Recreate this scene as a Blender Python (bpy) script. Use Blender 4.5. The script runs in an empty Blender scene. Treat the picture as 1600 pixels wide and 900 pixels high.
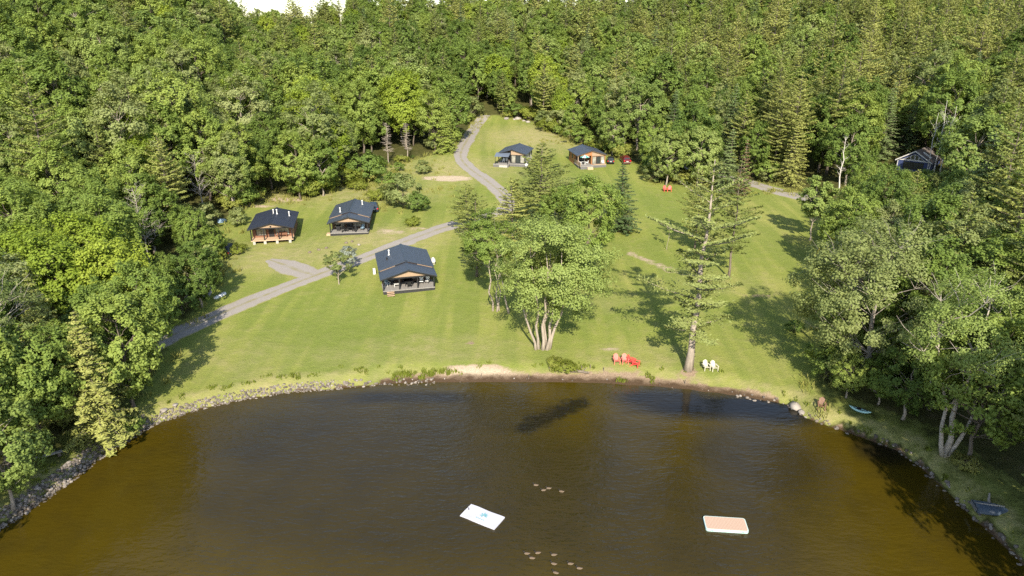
import bpy, math, random
import numpy as np
from mathutils import Vector, Matrix

R = math.radians
random.seed(7)
rng = np.random.default_rng(7)
SC = bpy.context.scene
COL = SC.collection

# ------------------------------------------------------------------ camera, sky, sun, exposure
CAMZ, PITCH, FPX = 40.0, R(21.0), 1067.0
cam_d = bpy.data.cameras.new('camera')
cam_d.sensor_width = 36.0
cam_d.lens = FPX / 1600 * 36
cam_d.clip_start, cam_d.clip_end = 0.5, 6000
cam = bpy.data.objects.new('camera', cam_d)
cam.location = (0, 0, CAMZ)
cam.rotation_euler = (R(90) - PITCH, 0, 0)
COL.objects.link(cam)
SC.camera = cam

SUN_EL = R(36)
SHADOW = Vector((-0.06, 1.0, 0)).normalized()
world = bpy.data.worlds.new('World')
SC.world = world
world.use_nodes = True
wn, wl = world.node_tree.nodes, world.node_tree.links
wn.clear()
sky = wn.new('ShaderNodeTexSky')
sky.sky_type = 'NISHITA'
sky.sun_disc = False
sky.sun_elevation = SUN_EL
sky.sun_rotation = math.atan2(-SHADOW.x, -SHADOW.y)
sky.air_density, sky.dust_density, sky.ozone_density = 1.0, 0.5, 1.2
bg = wn.new('ShaderNodeBackground')
bg.inputs['Strength'].default_value = 0.14
wo = wn.new('ShaderNodeOutputWorld')
# thin broken cloud over the whole sky
tc = wn.new('ShaderNodeTexCoord')
cmap = wn.new('ShaderNodeMapping')
cmap.inputs['Scale'].default_value = (1.0, 1.0, 2.2)
cn = wn.new('ShaderNodeTexNoise')
cn.inputs['Scale'].default_value = 2.1
cn.inputs['Detail'].default_value = 7
cn.inputs['Roughness'].default_value = 0.55
cr = wn.new('ShaderNodeMapRange')
cr.inputs['From Min'].default_value = 0.47
cr.inputs['From Max'].default_value = 0.66
cr.inputs['To Max'].default_value = 0.75
cm = wn.new('ShaderNodeMixRGB')
cm.inputs['Color2'].default_value = (4.0, 4.05, 4.2, 1)
wl.new(tc.outputs['Generated'], cmap.inputs['Vector'])
wl.new(cmap.outputs[0], cn.inputs['Vector'])
wl.new(cn.outputs['Fac'], cr.inputs['Value'])
wl.new(cr.outputs[0], cm.inputs['Fac'])
wl.new(sky.outputs[0], cm.inputs['Color1'])
wl.new(cm.outputs[0], bg.inputs['Color'])
wl.new(bg.outputs[0], wo.inputs['Surface'])

sun_d = bpy.data.lights.new('sun', 'SUN')
sun_d.energy = 4.75
sun_d.angle = R(0.55)
sun_d.color = (1.0, 0.91, 0.76)
sun = bpy.data.objects.new('sun', sun_d)
sdir = Vector((SHADOW.x * math.cos(SUN_EL), SHADOW.y * math.cos(SUN_EL), -math.sin(SUN_EL)))
sun.rotation_euler = sdir.to_track_quat('-Z', 'Y').to_euler()
sun.location = (0, -60, 120)
COL.objects.link(sun)

SC.view_settings.view_transform = 'Standard'
SC.view_settings.look = 'None'
SC.view_settings.exposure = 0.9
SC.view_settings.gamma = 1
SC.view_settings.use_curve_mapping = False
SC.cycles.max_bounces = 6
SC.cycles.diffuse_bounces = 3
SC.cycles.glossy_bounces = 3
SC.cycles.transmission_bounces = 3
SC.cycles.transparent_max_bounces = 4
SC.cycles.use_denoising = False
SC.cycles.sample_clamp_indirect = 3.0

# ------------------------------------------------------------------ materials
MATS = {}


def new_mat(name):
    m = bpy.data.materials.new(name)
    m.use_nodes = True
    MATS[name] = m
    nt = m.node_tree
    b = nt.nodes['Principled BSDF']
    return m, nt, nt.nodes, nt.links, b


def noise(nt, scale, detail=4, rough=0.55, coord='Object', stretch=None):
    N, L = nt.nodes, nt.links
    t = N.new('ShaderNodeTexCoord')
    n = N.new('ShaderNodeTexNoise')
    n.inputs['Scale'].default_value = scale
    n.inputs['Detail'].default_value = detail
    n.inputs['Roughness'].default_value = rough
    src = t.outputs[coord]
    if stretch:
        mp = N.new('ShaderNodeMapping')
        mp.inputs['Scale'].default_value = stretch[:3]
        if len(stretch) > 3:
            mp.inputs['Rotation'].default_value = (0, 0, stretch[3])
        L.new(src, mp.inputs['Vector'])
        src = mp.outputs[0]
    L.new(src, n.inputs['Vector'])
    return n.outputs['Fac']


def ramp(nt, fac, stops):
    r = nt.nodes.new('ShaderNodeValToRGB')
    e = r.color_ramp.elements
    while len(e) > 1:
        e.remove(e[-1])
    e[0].position, e[0].color = stops[0][0], (*stops[0][1], 1)
    for p, c in stops[1:]:
        x = e.new(p)
        x.color = (*c, 1)
    if fac is not None:
        nt.links.new(fac, r.inputs['Fac'])
    return r.outputs['Color']


def mixc(nt, fac, a, b, mode='MIX'):
    m = nt.nodes.new('ShaderNodeMixRGB')
    m.blend_type = mode
    for s, v in ((m.inputs['Fac'], fac), (m.inputs['Color1'], a), (m.inputs['Color2'], b)):
        if isinstance(v, (int, float)):
            s.default_value = v
        elif isinstance(v, tuple):
            s.default_value = (*v, 1)
        else:
            nt.links.new(v, s)
    return m.outputs['Color']


def maprange(nt, v, a, b, c=0.0, d=1.0):
    m = nt.nodes.new('ShaderNodeMapRange')
    m.inputs['From Min'].default_value = a
    m.inputs['From Max'].default_value = b
    m.inputs['To Min'].default_value = c
    m.inputs['To Max'].default_value = d
    nt.links.new(v, m.inputs['Value'])
    return m.outputs[0]


def mathn(nt, op, a, b):
    m = nt.nodes.new('ShaderNodeMath')
    m.operation = op
    for s, v in ((m.inputs[0], a), (m.inputs[1], b)):
        if isinstance(v, (int, float)):
            s.default_value = v
        else:
            nt.links.new(v, s)
    return m.outputs[0]


def bump(nt, b, h, strength, dist):
    n = nt.nodes.new('ShaderNodeBump')
    n.inputs['Strength'].default_value = strength
    n.inputs['Distance'].default_value = dist
    nt.links.new(h, n.inputs['Height'])
    nt.links.new(n.outputs[0], b.inputs['Normal'])
    return n


def plain(name, col, rough=0.6, var=0.18, scale=3.0, metal=0.0, spec=0.4, stretch=None):
    m, nt, N, L, b = new_mat(name)
    f = noise(nt, scale, 4, 0.6, stretch=stretch)
    lo = tuple(c * (1 - var) for c in col)
    hi = tuple(min(1, c * (1 + var)) for c in col)
    L.new(ramp(nt, f, [(0.3, lo), (0.7, hi)]), b.inputs['Base Color'])
    b.inputs['Roughness'].default_value = rough
    b.inputs['Metallic'].default_value = metal
    b.inputs['Specular IOR Level'].default_value = spec
    return m


def leaf_mat(name, dark, mid, light, transl=0.30):
    m, nt, N, L, b = new_mat(name)
    oi = N.new('ShaderNodeObjectInfo')
    at = N.new('ShaderNodeAttribute')
    at.attribute_name = 'tint'
    f = mathn(nt, 'ADD', mathn(nt, 'MULTIPLY', oi.outputs['Random'], 0.72), mathn(nt, 'MULTIPLY', at.outputs['Fac'], 0.28))
    c = ramp(nt, f, [(0.05, dark), (0.5, mid), (0.95, light)])
    L.new(c, b.inputs['Base Color'])
    b.inputs['Roughness'].default_value = 0.62
    b.inputs['Specular IOR Level'].default_value = 0.25
    t = N.new('ShaderNodeBsdfTranslucent')
    L.new(mixc(nt, 1.0, c, (1.25, 1.15, 0.6), 'MULTIPLY'), t.inputs['Color'])
    mx = N.new('ShaderNodeMixShader')
    mx.inputs['Fac'].default_value = transl
    L.new(b.outputs[0], mx.inputs[1])
    L.new(t.outputs[0], mx.inputs[2])
    L.new(mx.outputs[0], N['Material Output'].inputs['Surface'])
    return m


leaf_mat('maple_leaf', (0.093, 0.148, 0.029), (0.186, 0.260, 0.049), (0.288, 0.352, 0.074))
leaf_mat('bright_leaf', (0.167, 0.240, 0.025), (0.233, 0.306, 0.034), (0.293, 0.357, 0.045))
leaf_mat('pale_leaf', (0.163, 0.230, 0.052), (0.223, 0.291, 0.069), (0.288, 0.352, 0.101))
leaf_mat('olive_leaf', (0.153, 0.194, 0.058), (0.228, 0.267, 0.087), (0.298, 0.332, 0.129))
leaf_mat('pine_needle', (0.130, 0.165, 0.038), (0.230, 0.258, 0.062), (0.330, 0.340, 0.092), 0.14)
leaf_mat('light_needle', (0.225, 0.262, 0.080), (0.285, 0.318, 0.100), (0.335, 0.360, 0.130), 0.2)
leaf_mat('spruce_needle', (0.070, 0.114, 0.038), (0.116, 0.168, 0.056), (0.186, 0.240, 0.084), 0.12)
leaf_mat('cedar_leaf', (0.22, 0.275, 0.050), (0.26, 0.315, 0.060), (0.30, 0.35, 0.075), 0.15)
leaf_mat('silver_leaf', (0.16, 0.19, 0.15), (0.21, 0.24, 0.19), (0.27, 0.30, 0.24), 0.1)
leaf_mat('brown_needle', (0.13, 0.085, 0.045), (0.19, 0.125, 0.065), (0.25, 0.165, 0.095), 0.1)
leaf_mat('weed_blade', (0.13, 0.165, 0.020), (0.19, 0.22, 0.030), (0.27, 0.26, 0.075), 0.2)
plain('bark', (0.17, 0.14, 0.11), 0.9, 0.35, 2.5, spec=0.1, stretch=(3, 3, 0.5))
plain('pale_bark', (0.33, 0.28, 0.225), 0.85, 0.25, 2.0, spec=0.1, stretch=(2, 2, 0.6))
plain('snag_white', (0.60, 0.56, 0.50), 0.8, 0.15, 2.0, spec=0.15)
plain('white_bark', (0.44, 0.385, 0.325), 0.8, 0.22, 2.0, spec=0.15, stretch=(1, 1, 2.5))
plain('grey_deadwood', (0.33, 0.29, 0.245), 0.9, 0.25, 2.0, spec=0.1)

plain('roof_metal', (0.040, 0.052, 0.072), 0.42, 0.10, 1.0, spec=0.5)
plain('roof_metal_dark', (0.020, 0.026, 0.045), 0.48, 0.10, 1.0, spec=0.4)
plain('dark_trim', (0.016, 0.016, 0.018), 0.55, 0.2)
plain('brown_siding', (0.105, 0.064, 0.040), 0.75, 0.25, 1.5, stretch=(0.6, 0.6, 9))
plain('red_brown_siding', (0.20, 0.095, 0.055), 0.75, 0.25, 1.5, stretch=(0.6, 0.6, 9))
plain('orange_siding', (0.34, 0.15, 0.058), 0.7, 0.2, 1.5, stretch=(6, 6, 0.6))
plain('cream_siding', (0.50, 0.47, 0.40), 0.7, 0.08, 1.5)
plain('light_wood', (0.33, 0.23, 0.15), 0.65, 0.12, 1.5, stretch=(5, 5, 0.7))
plain('deck_wood', (0.52, 0.36, 0.23), 0.75, 0.15, 1.2, stretch=(0.4, 7, 1))
plain('grey_deck', (0.25, 0.235, 0.215), 0.8, 0.14, 1.2, stretch=(7, 0.4, 1))
plain('dark_skirting', (0.030, 0.029, 0.030), 0.75, 0.3, 1.6, stretch=(8, 8, 0.4))
plain('grey_skirting', (0.13, 0.125, 0.125), 0.8, 0.2, 1.6, stretch=(8, 8, 0.4))
plain('concrete', (0.40, 0.38, 0.34), 0.9, 0.12, 4)
plain('white_paint', (0.62, 0.61, 0.58), 0.5, 0.05, 3)
plain('blue_siding', (0.045, 0.065, 0.16), 0.6, 0.15, 2, stretch=(0.6, 0.6, 9))
plain('shingle', (0.12, 0.10, 0.09), 0.9, 0.3, 5)
plain('glass', (0.035, 0.042, 0.045), 0.08, 0.2, 0.7, spec=0.6)
plain('curtain_glass', (0.26, 0.25, 0.21), 0.15, 0.5, 1.3, spec=0.6)
plain('red_plastic', (0.70, 0.085, 0.070), 0.45, 0.08)
plain('sunlit_red_plastic', (0.66, 0.18, 0.14), 0.55, 0.08)  # red plastic with the sunlight on the chair backs painted in as pink
plain('cream_plastic', (0.55, 0.52, 0.40), 0.5, 0.06)
plain('brown_plastic', (0.20, 0.11, 0.07), 0.6, 0.15)
plain('black_plastic', (0.018, 0.018, 0.020), 0.5, 0.2)
plain('teal_cloth', (0.05, 0.30, 0.28), 0.7, 0.1)
plain('white_cloth', (0.75, 0.74, 0.70), 0.7, 0.07)
plain('mat_white', (0.50, 0.50, 0.56), 0.6, 0.03, 1.2)
plain('mat_teal', (0.16, 0.36, 0.40), 0.6, 0.15, 8)
plain('pale_teal', (0.48, 0.60, 0.56), 0.5, 0.05)
plain('kayak_teal', (0.34, 0.56, 0.53), 0.4, 0.08)
plain('red_car_paint', (0.11, 0.006, 0.012), 0.28, 0.05, spec=0.6)
plain('black_car_paint', (0.012, 0.013, 0.018), 0.25, 0.05, spec=0.6)
plain('blue_car_paint', (0.020, 0.035, 0.060), 0.3, 0.05, spec=0.6)
plain('rubber', (0.015, 0.015, 0.015), 0.85, 0.1)
plain('tail_light', (0.55, 0.02, 0.02), 0.3, 0.05)
plain('chrome', (0.6, 0.6, 0.6), 0.25, 0.05, metal=0.8)
plain('yellow_plastic', (0.75, 0.55, 0.05), 0.5, 0.06)
plain('blue_tarp', (0.25, 0.36, 0.46), 0.5, 0.3, 2)
plain('awning_metal', (0.12, 0.145, 0.185), 0.4, 0.08)
plain('navy_hull', (0.06, 0.085, 0.12), 0.45, 0.15, 2)
plain('duck_brown', (0.12, 0.085, 0.055), 0.8, 0.35, 18)
plain('duck_pale', (0.36, 0.30, 0.23), 0.8, 0.12, 18)
plain('duck_dark', (0.022, 0.018, 0.016), 0.6, 0.2, 18)
plain('stone', (0.28, 0.25, 0.22), 0.9, 0.35, 1.1, spec=0.2)
plain('dock_wood', (0.30, 0.28, 0.25), 0.9, 0.25, 2)


def orange_deck_mat():
    m, nt, N, L, b = new_mat('foam_deck')
    w = N.new('ShaderNodeTexWave')
    w.inputs['Scale'].default_value = 2.6
    w.inputs['Distortion'].default_value = 0.3
    t = N.new('ShaderNodeTexCoord')
    L.new(t.outputs['Object'], w.inputs['Vector'])
    L.new(ramp(nt, w.outputs['Fac'], [(0.35, (0.42, 0.28, 0.20)), (0.75, (0.52, 0.38, 0.29))]), b.inputs['Base Color'])
    b.inputs['Roughness'].default_value = 0.7


orange_deck_mat()


def ground_mat():
    m, nt, N, L, b = new_mat('ground_cover')
    at = N.new('ShaderNodeAttribute')
    at.attribute_name = 'mask'
    sp = N.new('ShaderNodeSeparateColor')
    L.new(at.outputs['Color'], sp.inputs[0])
    lawn, dirt, dry = sp.outputs[0], sp.outputs[1], sp.outputs[2]
    n1 = noise(nt, 0.055, 5, 0.6)
    n2 = noise(nt, 0.6, 6, 0.68)
    n3 = noise(nt, 5.0, 5, 0.75)
    stripe = noise(nt, 0.42, 3, 0.5, stretch=(1.0, 0.06, 1.0, 0.25))
    g = ramp(nt, n1, [(0.25, (0.158, 0.205, 0.036)), (0.5, (0.225, 0.255, 0.052)), (0.72, (0.305, 0.300, 0.085))])
    g = mixc(nt, maprange(nt, n2, 0.50, 0.78, 0, 0.75), g, (0.290, 0.262, 0.105))
    g = mixc(nt, maprange(nt, stripe, 0.42, 0.58, 0, 0.72), g, (0.150, 0.198, 0.036))
    g = mixc(nt, maprange(nt, n3, 0.35, 0.72, 0.0, 0.35), g, (0.120, 0.145, 0.034))
    dryc = ramp(nt, n2, [(0.3, (0.290, 0.262, 0.110)), (0.7, (0.355, 0.300, 0.155))])
    dryf = mathn(nt, 'MULTIPLY', dry, maprange(nt, n2, 0.28, 0.6, 0.35, 1.0))
    g = mixc(nt, dryf, g, dryc)
    fl = ramp(nt, n2, [(0.3, (0.045, 0.050, 0.016)), (0.55, (0.080, 0.080, 0.026)), (0.75, (0.105, 0.085, 0.045))])
    lf = maprange(nt, mathn(nt, 'ADD', lawn, mathn(nt, 'MULTIPLY', mathn(nt, 'SUBTRACT', n2, 0.5), 0.7)), 0.38, 0.62)
    c = mixc(nt, lf, fl, g)
    dc = ramp(nt, n3, [(0.25, (0.17, 0.118, 0.076)), (0.55, (0.30, 0.222, 0.152)), (0.8, (0.43, 0.335, 0.24))])
    df = maprange(nt, mathn(nt, 'ADD', dirt, mathn(nt, 'MULTIPLY', mathn(nt, 'SUBTRACT', n2, 0.5), 1.1)), 0.40, 0.66)
    sa = N.new('ShaderNodeAttribute')
    sa.attribute_name = 'sand'
    dc = mixc(nt, sa.outputs['Fac'], dc, ramp(nt, n3, [(0.3, (0.36, 0.285, 0.195)), (0.7, (0.56, 0.46, 0.335))]))
    gp = N.new('ShaderNodeNewGeometry')
    sx = N.new('ShaderNodeSeparateXYZ')
    L.new(gp.outputs['Position'], sx.inputs[0])
    wet = maprange(nt, mathn(nt, 'ADD', sx.outputs['Z'], mathn(nt, 'MULTIPLY', mathn(nt, 'SUBTRACT', n2, 0.5), 0.5)), 0.32, 0.10)
    dc = mixc(nt, wet, dc, (0.085, 0.056, 0.034))
    c = mixc(nt, df, c, dc)
    L.new(c, b.inputs['Base Color'])
    b.inputs['Roughness'].default_value = 0.95
    b.inputs['Specular IOR Level'].default_value = 0.05
    bump(nt, b, mathn(nt, 'ADD', n3, mathn(nt, 'MULTIPLY', n2, 1.5)), 0.55, 0.30)


ground_mat()


def gravel_mat():
    m, nt, N, L, b = new_mat('gravel')
    uv = N.new('ShaderNodeAttribute')
    uv.attribute_name = 'across'
    n1 = noise(nt, 0.5, 5, 0.65)
    n2 = noise(nt, 7, 4, 0.7)
    g = ramp(nt, n2, [(0.3, (0.22, 0.20, 0.18)), (0.7, (0.35, 0.32, 0.29))])
    g = mixc(nt, maprange(nt, n1, 0.35, 0.7, 0, 0.45), g, (0.27, 0.235, 0.195))
    # grassy crown between the wheel tracks, grass creeping in from the edges
    a = uv.outputs['Fac']
    edge = maprange(nt, mathn(nt, 'ADD', mathn(nt, 'ABSOLUTE', a, 0), mathn(nt, 'MULTIPLY', mathn(nt, 'SUBTRACT', n1, 0.5), 0.55)), 0.80, 0.98)
    mid = mathn(nt, 'MULTIPLY', maprange(nt, mathn(nt, 'ABSOLUTE', a, 0), 0.22, 0.05), maprange(nt, n1, 0.36, 0.60, 0.15, 0.8))
    c = mixc(nt, mid, g, (0.22, 0.20, 0.085))
    c = mixc(nt, edge, c, (0.215, 0.215, 0.050))
    L.new(c, b.inputs['Base Color'])
    b.inputs['Roughness'].default_value = 0.95
    b.inputs['Specular IOR Level'].default_value = 0.1
    bump(nt, b, n2, 0.4, 0.08)


gravel_mat()


def water_mat():
    m, nt, N, L, b = new_mat('lake_water')
    n0 = noise(nt, 0.035, 4, 0.6, stretch=(1.0, 0.5, 1.2))
    n1 = noise(nt, 0.25, 4, 0.6)
    c = ramp(nt, n0, [(0.3, (0.041, 0.029, 0.0026)), (0.7, (0.062, 0.043, 0.0036))])
    c = mixc(nt, maprange(nt, n1, 0.45, 0.75, 0, 0.4), c, (0.026, 0.020, 0.006))
    at = N.new('ShaderNodeAttribute')
    at.attribute_name = 'weed'
    wf = maprange(nt, mathn(nt, 'ADD', at.outputs['Fac'], mathn(nt, 'MULTIPLY', mathn(nt, 'SUBTRACT', noise(nt, 0.9, 5, 0.7), 0.5), 1.3)), 0.35, 0.75)
    c = mixc(nt, mathn(nt, 'MULTIPLY', wf, 0.85), c, (0.008, 0.006, 0.003))
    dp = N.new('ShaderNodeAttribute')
    dp.attribute_name = 'sky_reflection'
    c = mixc(nt, dp.outputs['Fac'], c, (0.0060, 0.0058, 0.0052))  # darker body colour stands in for the sky's reflection
    L.new(c, b.inputs['Base Color'])
    b.inputs['Roughness'].default_value = 0.035
    b.inputs['IOR'].default_value = 1.333
    b.inputs['Specular IOR Level'].default_value = 0.5
    w1 = noise(nt, 1.5, 3, 0.55, stretch=(0.75, 1.7, 1, 0.35))
    w2 = noise(nt, 0.45, 3, 0.5, stretch=(0.7, 1.6, 1, -0.2))
    calm = noise(nt, 0.03, 3, 0.5)
    h = mathn(nt, 'ADD', w1, mathn(nt, 'MULTIPLY', w2, 1.1))
    bn = bump(nt, b, h, 0.5, 0.22)
    st = maprange(nt, calm, 0.35, 0.60, 0.16, 0.62)
    L.new(mathn(nt, 'MULTIPLY', st, maprange(nt, dp.outputs['Fac'], 0.7, 1.0, 1.0, 0.3)), bn.inputs['Strength'])


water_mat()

# ------------------------------------------------------------------ mesh helpers


class Geo:
    def __init__(self):
        self.v, self.f, self.mi = [], [], []

    def add(self, vs, fs, mi=0):
        o = len(self.v)
        self.v.extend([tuple(map(float, p)) for p in vs])
        self.f.extend([tuple(i + o for i in f) for f in fs])
        self.mi.extend([mi] * len(fs))
        return self

    def box(self, x0, x1, y0, y1, z0, z1, mi=0):
        vs = [(x0, y0, z0), (x1, y0, z0), (x1, y1, z0), (x0, y1, z0), (x0, y0, z1), (x1, y0, z1), (x1, y1, z1), (x0, y1, z1)]
        fs = [(3, 2, 1, 0), (4, 5, 6, 7), (0, 1, 5, 4), (1, 2, 6, 5), (2, 3, 7, 6), (3, 0, 4, 7)]
        return self.add(vs, fs, mi)

    def prism(self, poly, axis, a, b, mi=0):
        """polygon in the two other axes, extruded along axis from a to b"""
        n = len(poly)

        def pt(p, t):
            return {'x': (t, p[0], p[1]), 'y': (p[0], t, p[1]), 'z': (p[0], p[1], t)}[axis]
        vs = [pt(p, a) for p in poly] + [pt(p, b) for p in poly]
        fs = [tuple(range(n - 1, -1, -1)), tuple(range(n, 2 * n))]
        fs += [(i, (i + 1) % n, (i + 1) % n + n, i + n) for i in range(n)]
        return self.add(vs, fs, mi)

    def tube(self, pts, rad, sides=6, mi=0, cap=True):
        pts = [Vector(p) for p in pts]
        n = len(pts)
        if isinstance(rad, (int, float)):
            rad = [rad] * n
        vs, fs = [], []
        up = Vector((0.31, 0.95, 0.05)).normalized()
        for i, p in enumerate(pts):
            d = (pts[min(i + 1, n - 1)] - pts[max(i - 1, 0)]).normalized()
            a = d.cross(up)
            if a.length < 1e-3:
                a = d.cross(Vector((1, 0, 0)))
            a.normalize()
            b = d.cross(a)
            for k in range(sides):
                t = 2 * math.pi * k / sides
                vs.append(p + (a * math.cos(t) + b * math.sin(t)) * rad[i])
        for i in range(n - 1):
            for k in range(sides):
                k2 = (k + 1) % sides
                fs.append((i * sides + k, i * sides + k2, (i + 1) * sides + k2, (i + 1) * sides + k))
        if cap:
            fs.append(tuple(range(sides - 1, -1, -1)))
            fs.append(tuple((n - 1) * sides + k for k in range(sides)))
        return self.add(vs, fs, mi)

    def mesh(self, name, mats, smooth=False):
        me = bpy.data.meshes.new(name)
        me.from_pydata(self.v, [], self.f)
        for m in mats:
            me.materials.append(MATS[m])
        if len(mats) > 1:
            me.polygons.foreach_set('material_index', self.mi)
        if smooth:
            me.polygons.foreach_set('use_smooth', [True] * len(self.f))
        me.update()
        return me


def link(name, data, parent=None):
    o = bpy.data.objects.new(name, data)
    COL.objects.link(o)
    if parent:
        o.parent = parent
    return o


def part(name, geo, mat, parent, smooth=False):
    mats = [mat] if isinstance(mat, str) else mat
    return link(name, geo.mesh(name, mats, smooth), parent)


def tag(o, label=None, cat=None, group=None, kind=None):
    if label:
        o['label'] = label
    if cat:
        o['category'] = cat
    if group:
        o['group'] = group
    if kind:
        o['kind'] = kind
    return o


def thing(name, label, cat, loc, rz=0.0, group=None, scale=None):
    o = link(name, None)
    o.location = loc
    o.rotation_euler = (0, 0, rz)
    if scale:
        o.scale = (scale,) * 3 if isinstance(scale, (int, float)) else scale
    return tag(o, label, cat, group)


def copy_tree(root, loc, rz, label, scale=None, group=None, name=None):
    r = root.copy()
    COL.objects.link(r)
    r.location = loc
    r.rotation_euler = (0, 0, rz)
    if scale:
        r.scale = (scale,) * 3 if isinstance(scale, (int, float)) else scale
    r['label'] = label
    if group:
        r['group'] = group
    for ch in list(root.children):
        c = ch.copy()
        COL.objects.link(c)
        c.parent = r
        for g in list(ch.children):
            d = g.copy()
            COL.objects.link(d)
            d.parent = c
    return r


# ------------------------------------------------------------------ terrain
SHORE_PX = [(0, 825), (50, 792), (100, 757), (150, 718), (200, 686), (240, 662), (300, 641), (370, 625), (450, 612), (530, 606), (600, 600), (680, 598),
            (760, 597), (860, 597), (960, 600), (1050, 606), (1150, 618), (1232, 631), (1262, 653), (1320, 673), (1400, 702), (1440, 730), (1490, 775),
            (1540, 825), (1580, 862), (1610, 890)]


def pix_ray(px, py):
    u, w = (px - 800) / FPX, (py - 450) / FPX
    return np.array([u, math.cos(PITCH) - w * math.sin(PITCH), -math.sin(PITCH) - w * math.cos(PITCH)])


def flat(px, py):
    d = pix_ray(px, py)
    t = CAMZ / -d[2]
    return d[0] * t, d[1] * t


_sh = [flat(*p) for p in SHORE_PX]
SHORE = np.array([(-75, -40), (-60, 10), (-48, 38)] + _sh + [(44, 30), (58, 8), (72, -40)])
LAKE = np.array(list(map(tuple, SHORE)) + [(140, -500), (-140, -500)])


def inside(poly, x, y):
    x, y = np.asarray(x, float), np.asarray(y, float)
    r = np.zeros(x.shape, bool)
    n = len(poly)
    for i in range(n):
        (x1, y1), (x2, y2) = poly[i], poly[(i + 1) % n]
        c = ((y1 > y) != (y2 > y)) & (x < (x2 - x1) * (y - y1) / ((y2 - y1) + 1e-12) + x1)
        r ^= c
    return r


def polydist(line, x, y):
    x, y = np.asarray(x, float), np.asarray(y, float)
    best = np.full(x.shape, 1e9)
    for i in range(len(line) - 1):
        ax, ay = line[i]
        bx, by = line[i + 1]
        dx, dy = bx - ax, by - ay
        t = np.clip(((x - ax) * dx + (y - ay) * dy) / (dx * dx + dy * dy + 1e-9), 0, 1)
        best = np.minimum(best, np.hypot(x - ax - t * dx, y - ay - t * dy))
    return best


def sstep(a, b, v):
    t = np.clip((v - a) / (b - a), 0, 1)
    return t * t * (3 - 2 * t)


def height(x, y):
    x, y = np.asarray(x, float), np.asarray(y, float)
    d = polydist(SHORE, x, y)
    s = np.where(inside(LAKE, x, y), -d, d)
    beach = sstep(-20, -15, x) * (1 - sstep(26, 31, x)) * sstep(55, 62, y)
    bank = (0.12 + 0.75 * sstep(0.0, 1.6, s)) * (1 - beach) + beach * (0.05 + 0.75 * sstep(0.4, 3.6, s))
    z = bank + 0.055 * np.clip(s, 0, 262)
    az = x / np.maximum(y, 40)
    c = 0.150 - 0.060 * np.exp(-((az + 0.31) / 0.10) ** 2) - 0.03 * sstep(0.25, 0.5, az)
    z = z + c * (np.clip(y, 235, 395) - 235) - 0.05 * np.clip(y - 410, 0, 600)
    z = z + np.minimum(0.26 * np.clip(-x - 52, 0, None), 22) * sstep(95, 190, y) * (1 - sstep(-0.47, -0.36, az) * sstep(190, 270, y))
    z = z + np.minimum(0.07 * np.clip(x - 62, 0, None), 7) * sstep(110, 190, y)
    z = z + 0.25 * np.sin(x * 0.11 + 0.6) * np.sin(y * 0.09) * sstep(4, 18, s)
    z = z + 1.6 * np.sin(x * 0.031 + 1.0) * np.sin(y * 0.027 + 0.4) * sstep(30, 80, np.abs(x)) * sstep(90, 200, y)
    return np.where(s < 0, np.maximum(-1.6, 0.12 - 0.35 * d - 0.1), z)


def axis(lo, hi, flo, fhi, step, grow):
    a = list(np.arange(flo, fhi + step, step))
    st, v = step, a[-1]
    while v < hi:
        st *= grow
        v += st
        a.append(v)
    st, v, b = step, a[0], []
    while v > lo:
        st *= grow
        v -= st
        b.append(v)
    return np.array(b[::-1] + a)


AX = axis(-2500, 2500, -62, 72, 0.8, 1.10)
AY = axis(-700, 4000, 40, 185, 0.8, 1.06)
GX, GY = np.meshgrid(AX, AY)
GZ = height(GX.ravel(), GY.ravel()).reshape(GX.shape)


def H(x, y):
    i = int(np.clip(np.searchsorted(AX, x) - 1, 0, len(AX) - 2))
    j = int(np.clip(np.searchsorted(AY, y) - 1, 0, len(AY) - 2))
    u = (x - AX[i]) / (AX[i + 1] - AX[i])
    v = (y - AY[j]) / (AY[j + 1] - AY[j])
    return float((GZ[j, i] * (1 - u) + GZ[j, i + 1] * u) * (1 - v) + (GZ[j + 1, i] * (1 - u) + GZ[j + 1, i + 1] * u) * v)


def P(px, py):
    """ground point seen in direction (px, py)"""
    d = pix_ray(px, py)
    t, st = 25.0, 4.0
    while t < 900:
        q = d * t
        if CAMZ + q[2] < max(H(q[0], q[1]), 0):
            break
        t += st
    lo, hi = t - st, t
    for _ in range(18):
        m = (lo + hi) / 2
        q = d * m
        if CAMZ + q[2] < max(H(q[0], q[1]), 0):
            hi = m
        else:
            lo = m
    q = d * hi
    return Vector((q[0], q[1], H(q[0], q[1])))


def proj(x, y, z):
    dy, dz = y, z - CAMZ
    dep = dy * math.cos(PITCH) - dz * math.sin(PITCH)
    up = dy * math.sin(PITCH) + dz * math.cos(PITCH)
    return 800 + FPX * x / max(dep, 1), 450 - FPX * up / max(dep, 1), dep


CLEAR_PX = [(205, 684), (200, 650), (235, 595), (262, 540), (225, 540), (262, 512), (300, 492), (318, 462), (345, 430), (352, 395), (340, 350), (395, 322), (425, 300),
            (480, 311), (545, 290), (580, 283), (600, 262), (640, 252), (690, 238), (728, 212), (745, 184), (775, 181), (832, 190), (858, 206), (905, 228), (955, 246),
            (1005, 258), (1015, 285), (1110, 292), (1165, 280), (1220, 292), (1330, 326), (1335, 352), (1300, 385), (1292, 440), (1300, 500), (1285, 560),
            (1272, 620), (1262, 650)]
CLEAR = np.array([tuple(P(*p))[:2] for p in CLEAR_PX] + [(30, 60), (-36, 60)])


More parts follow.
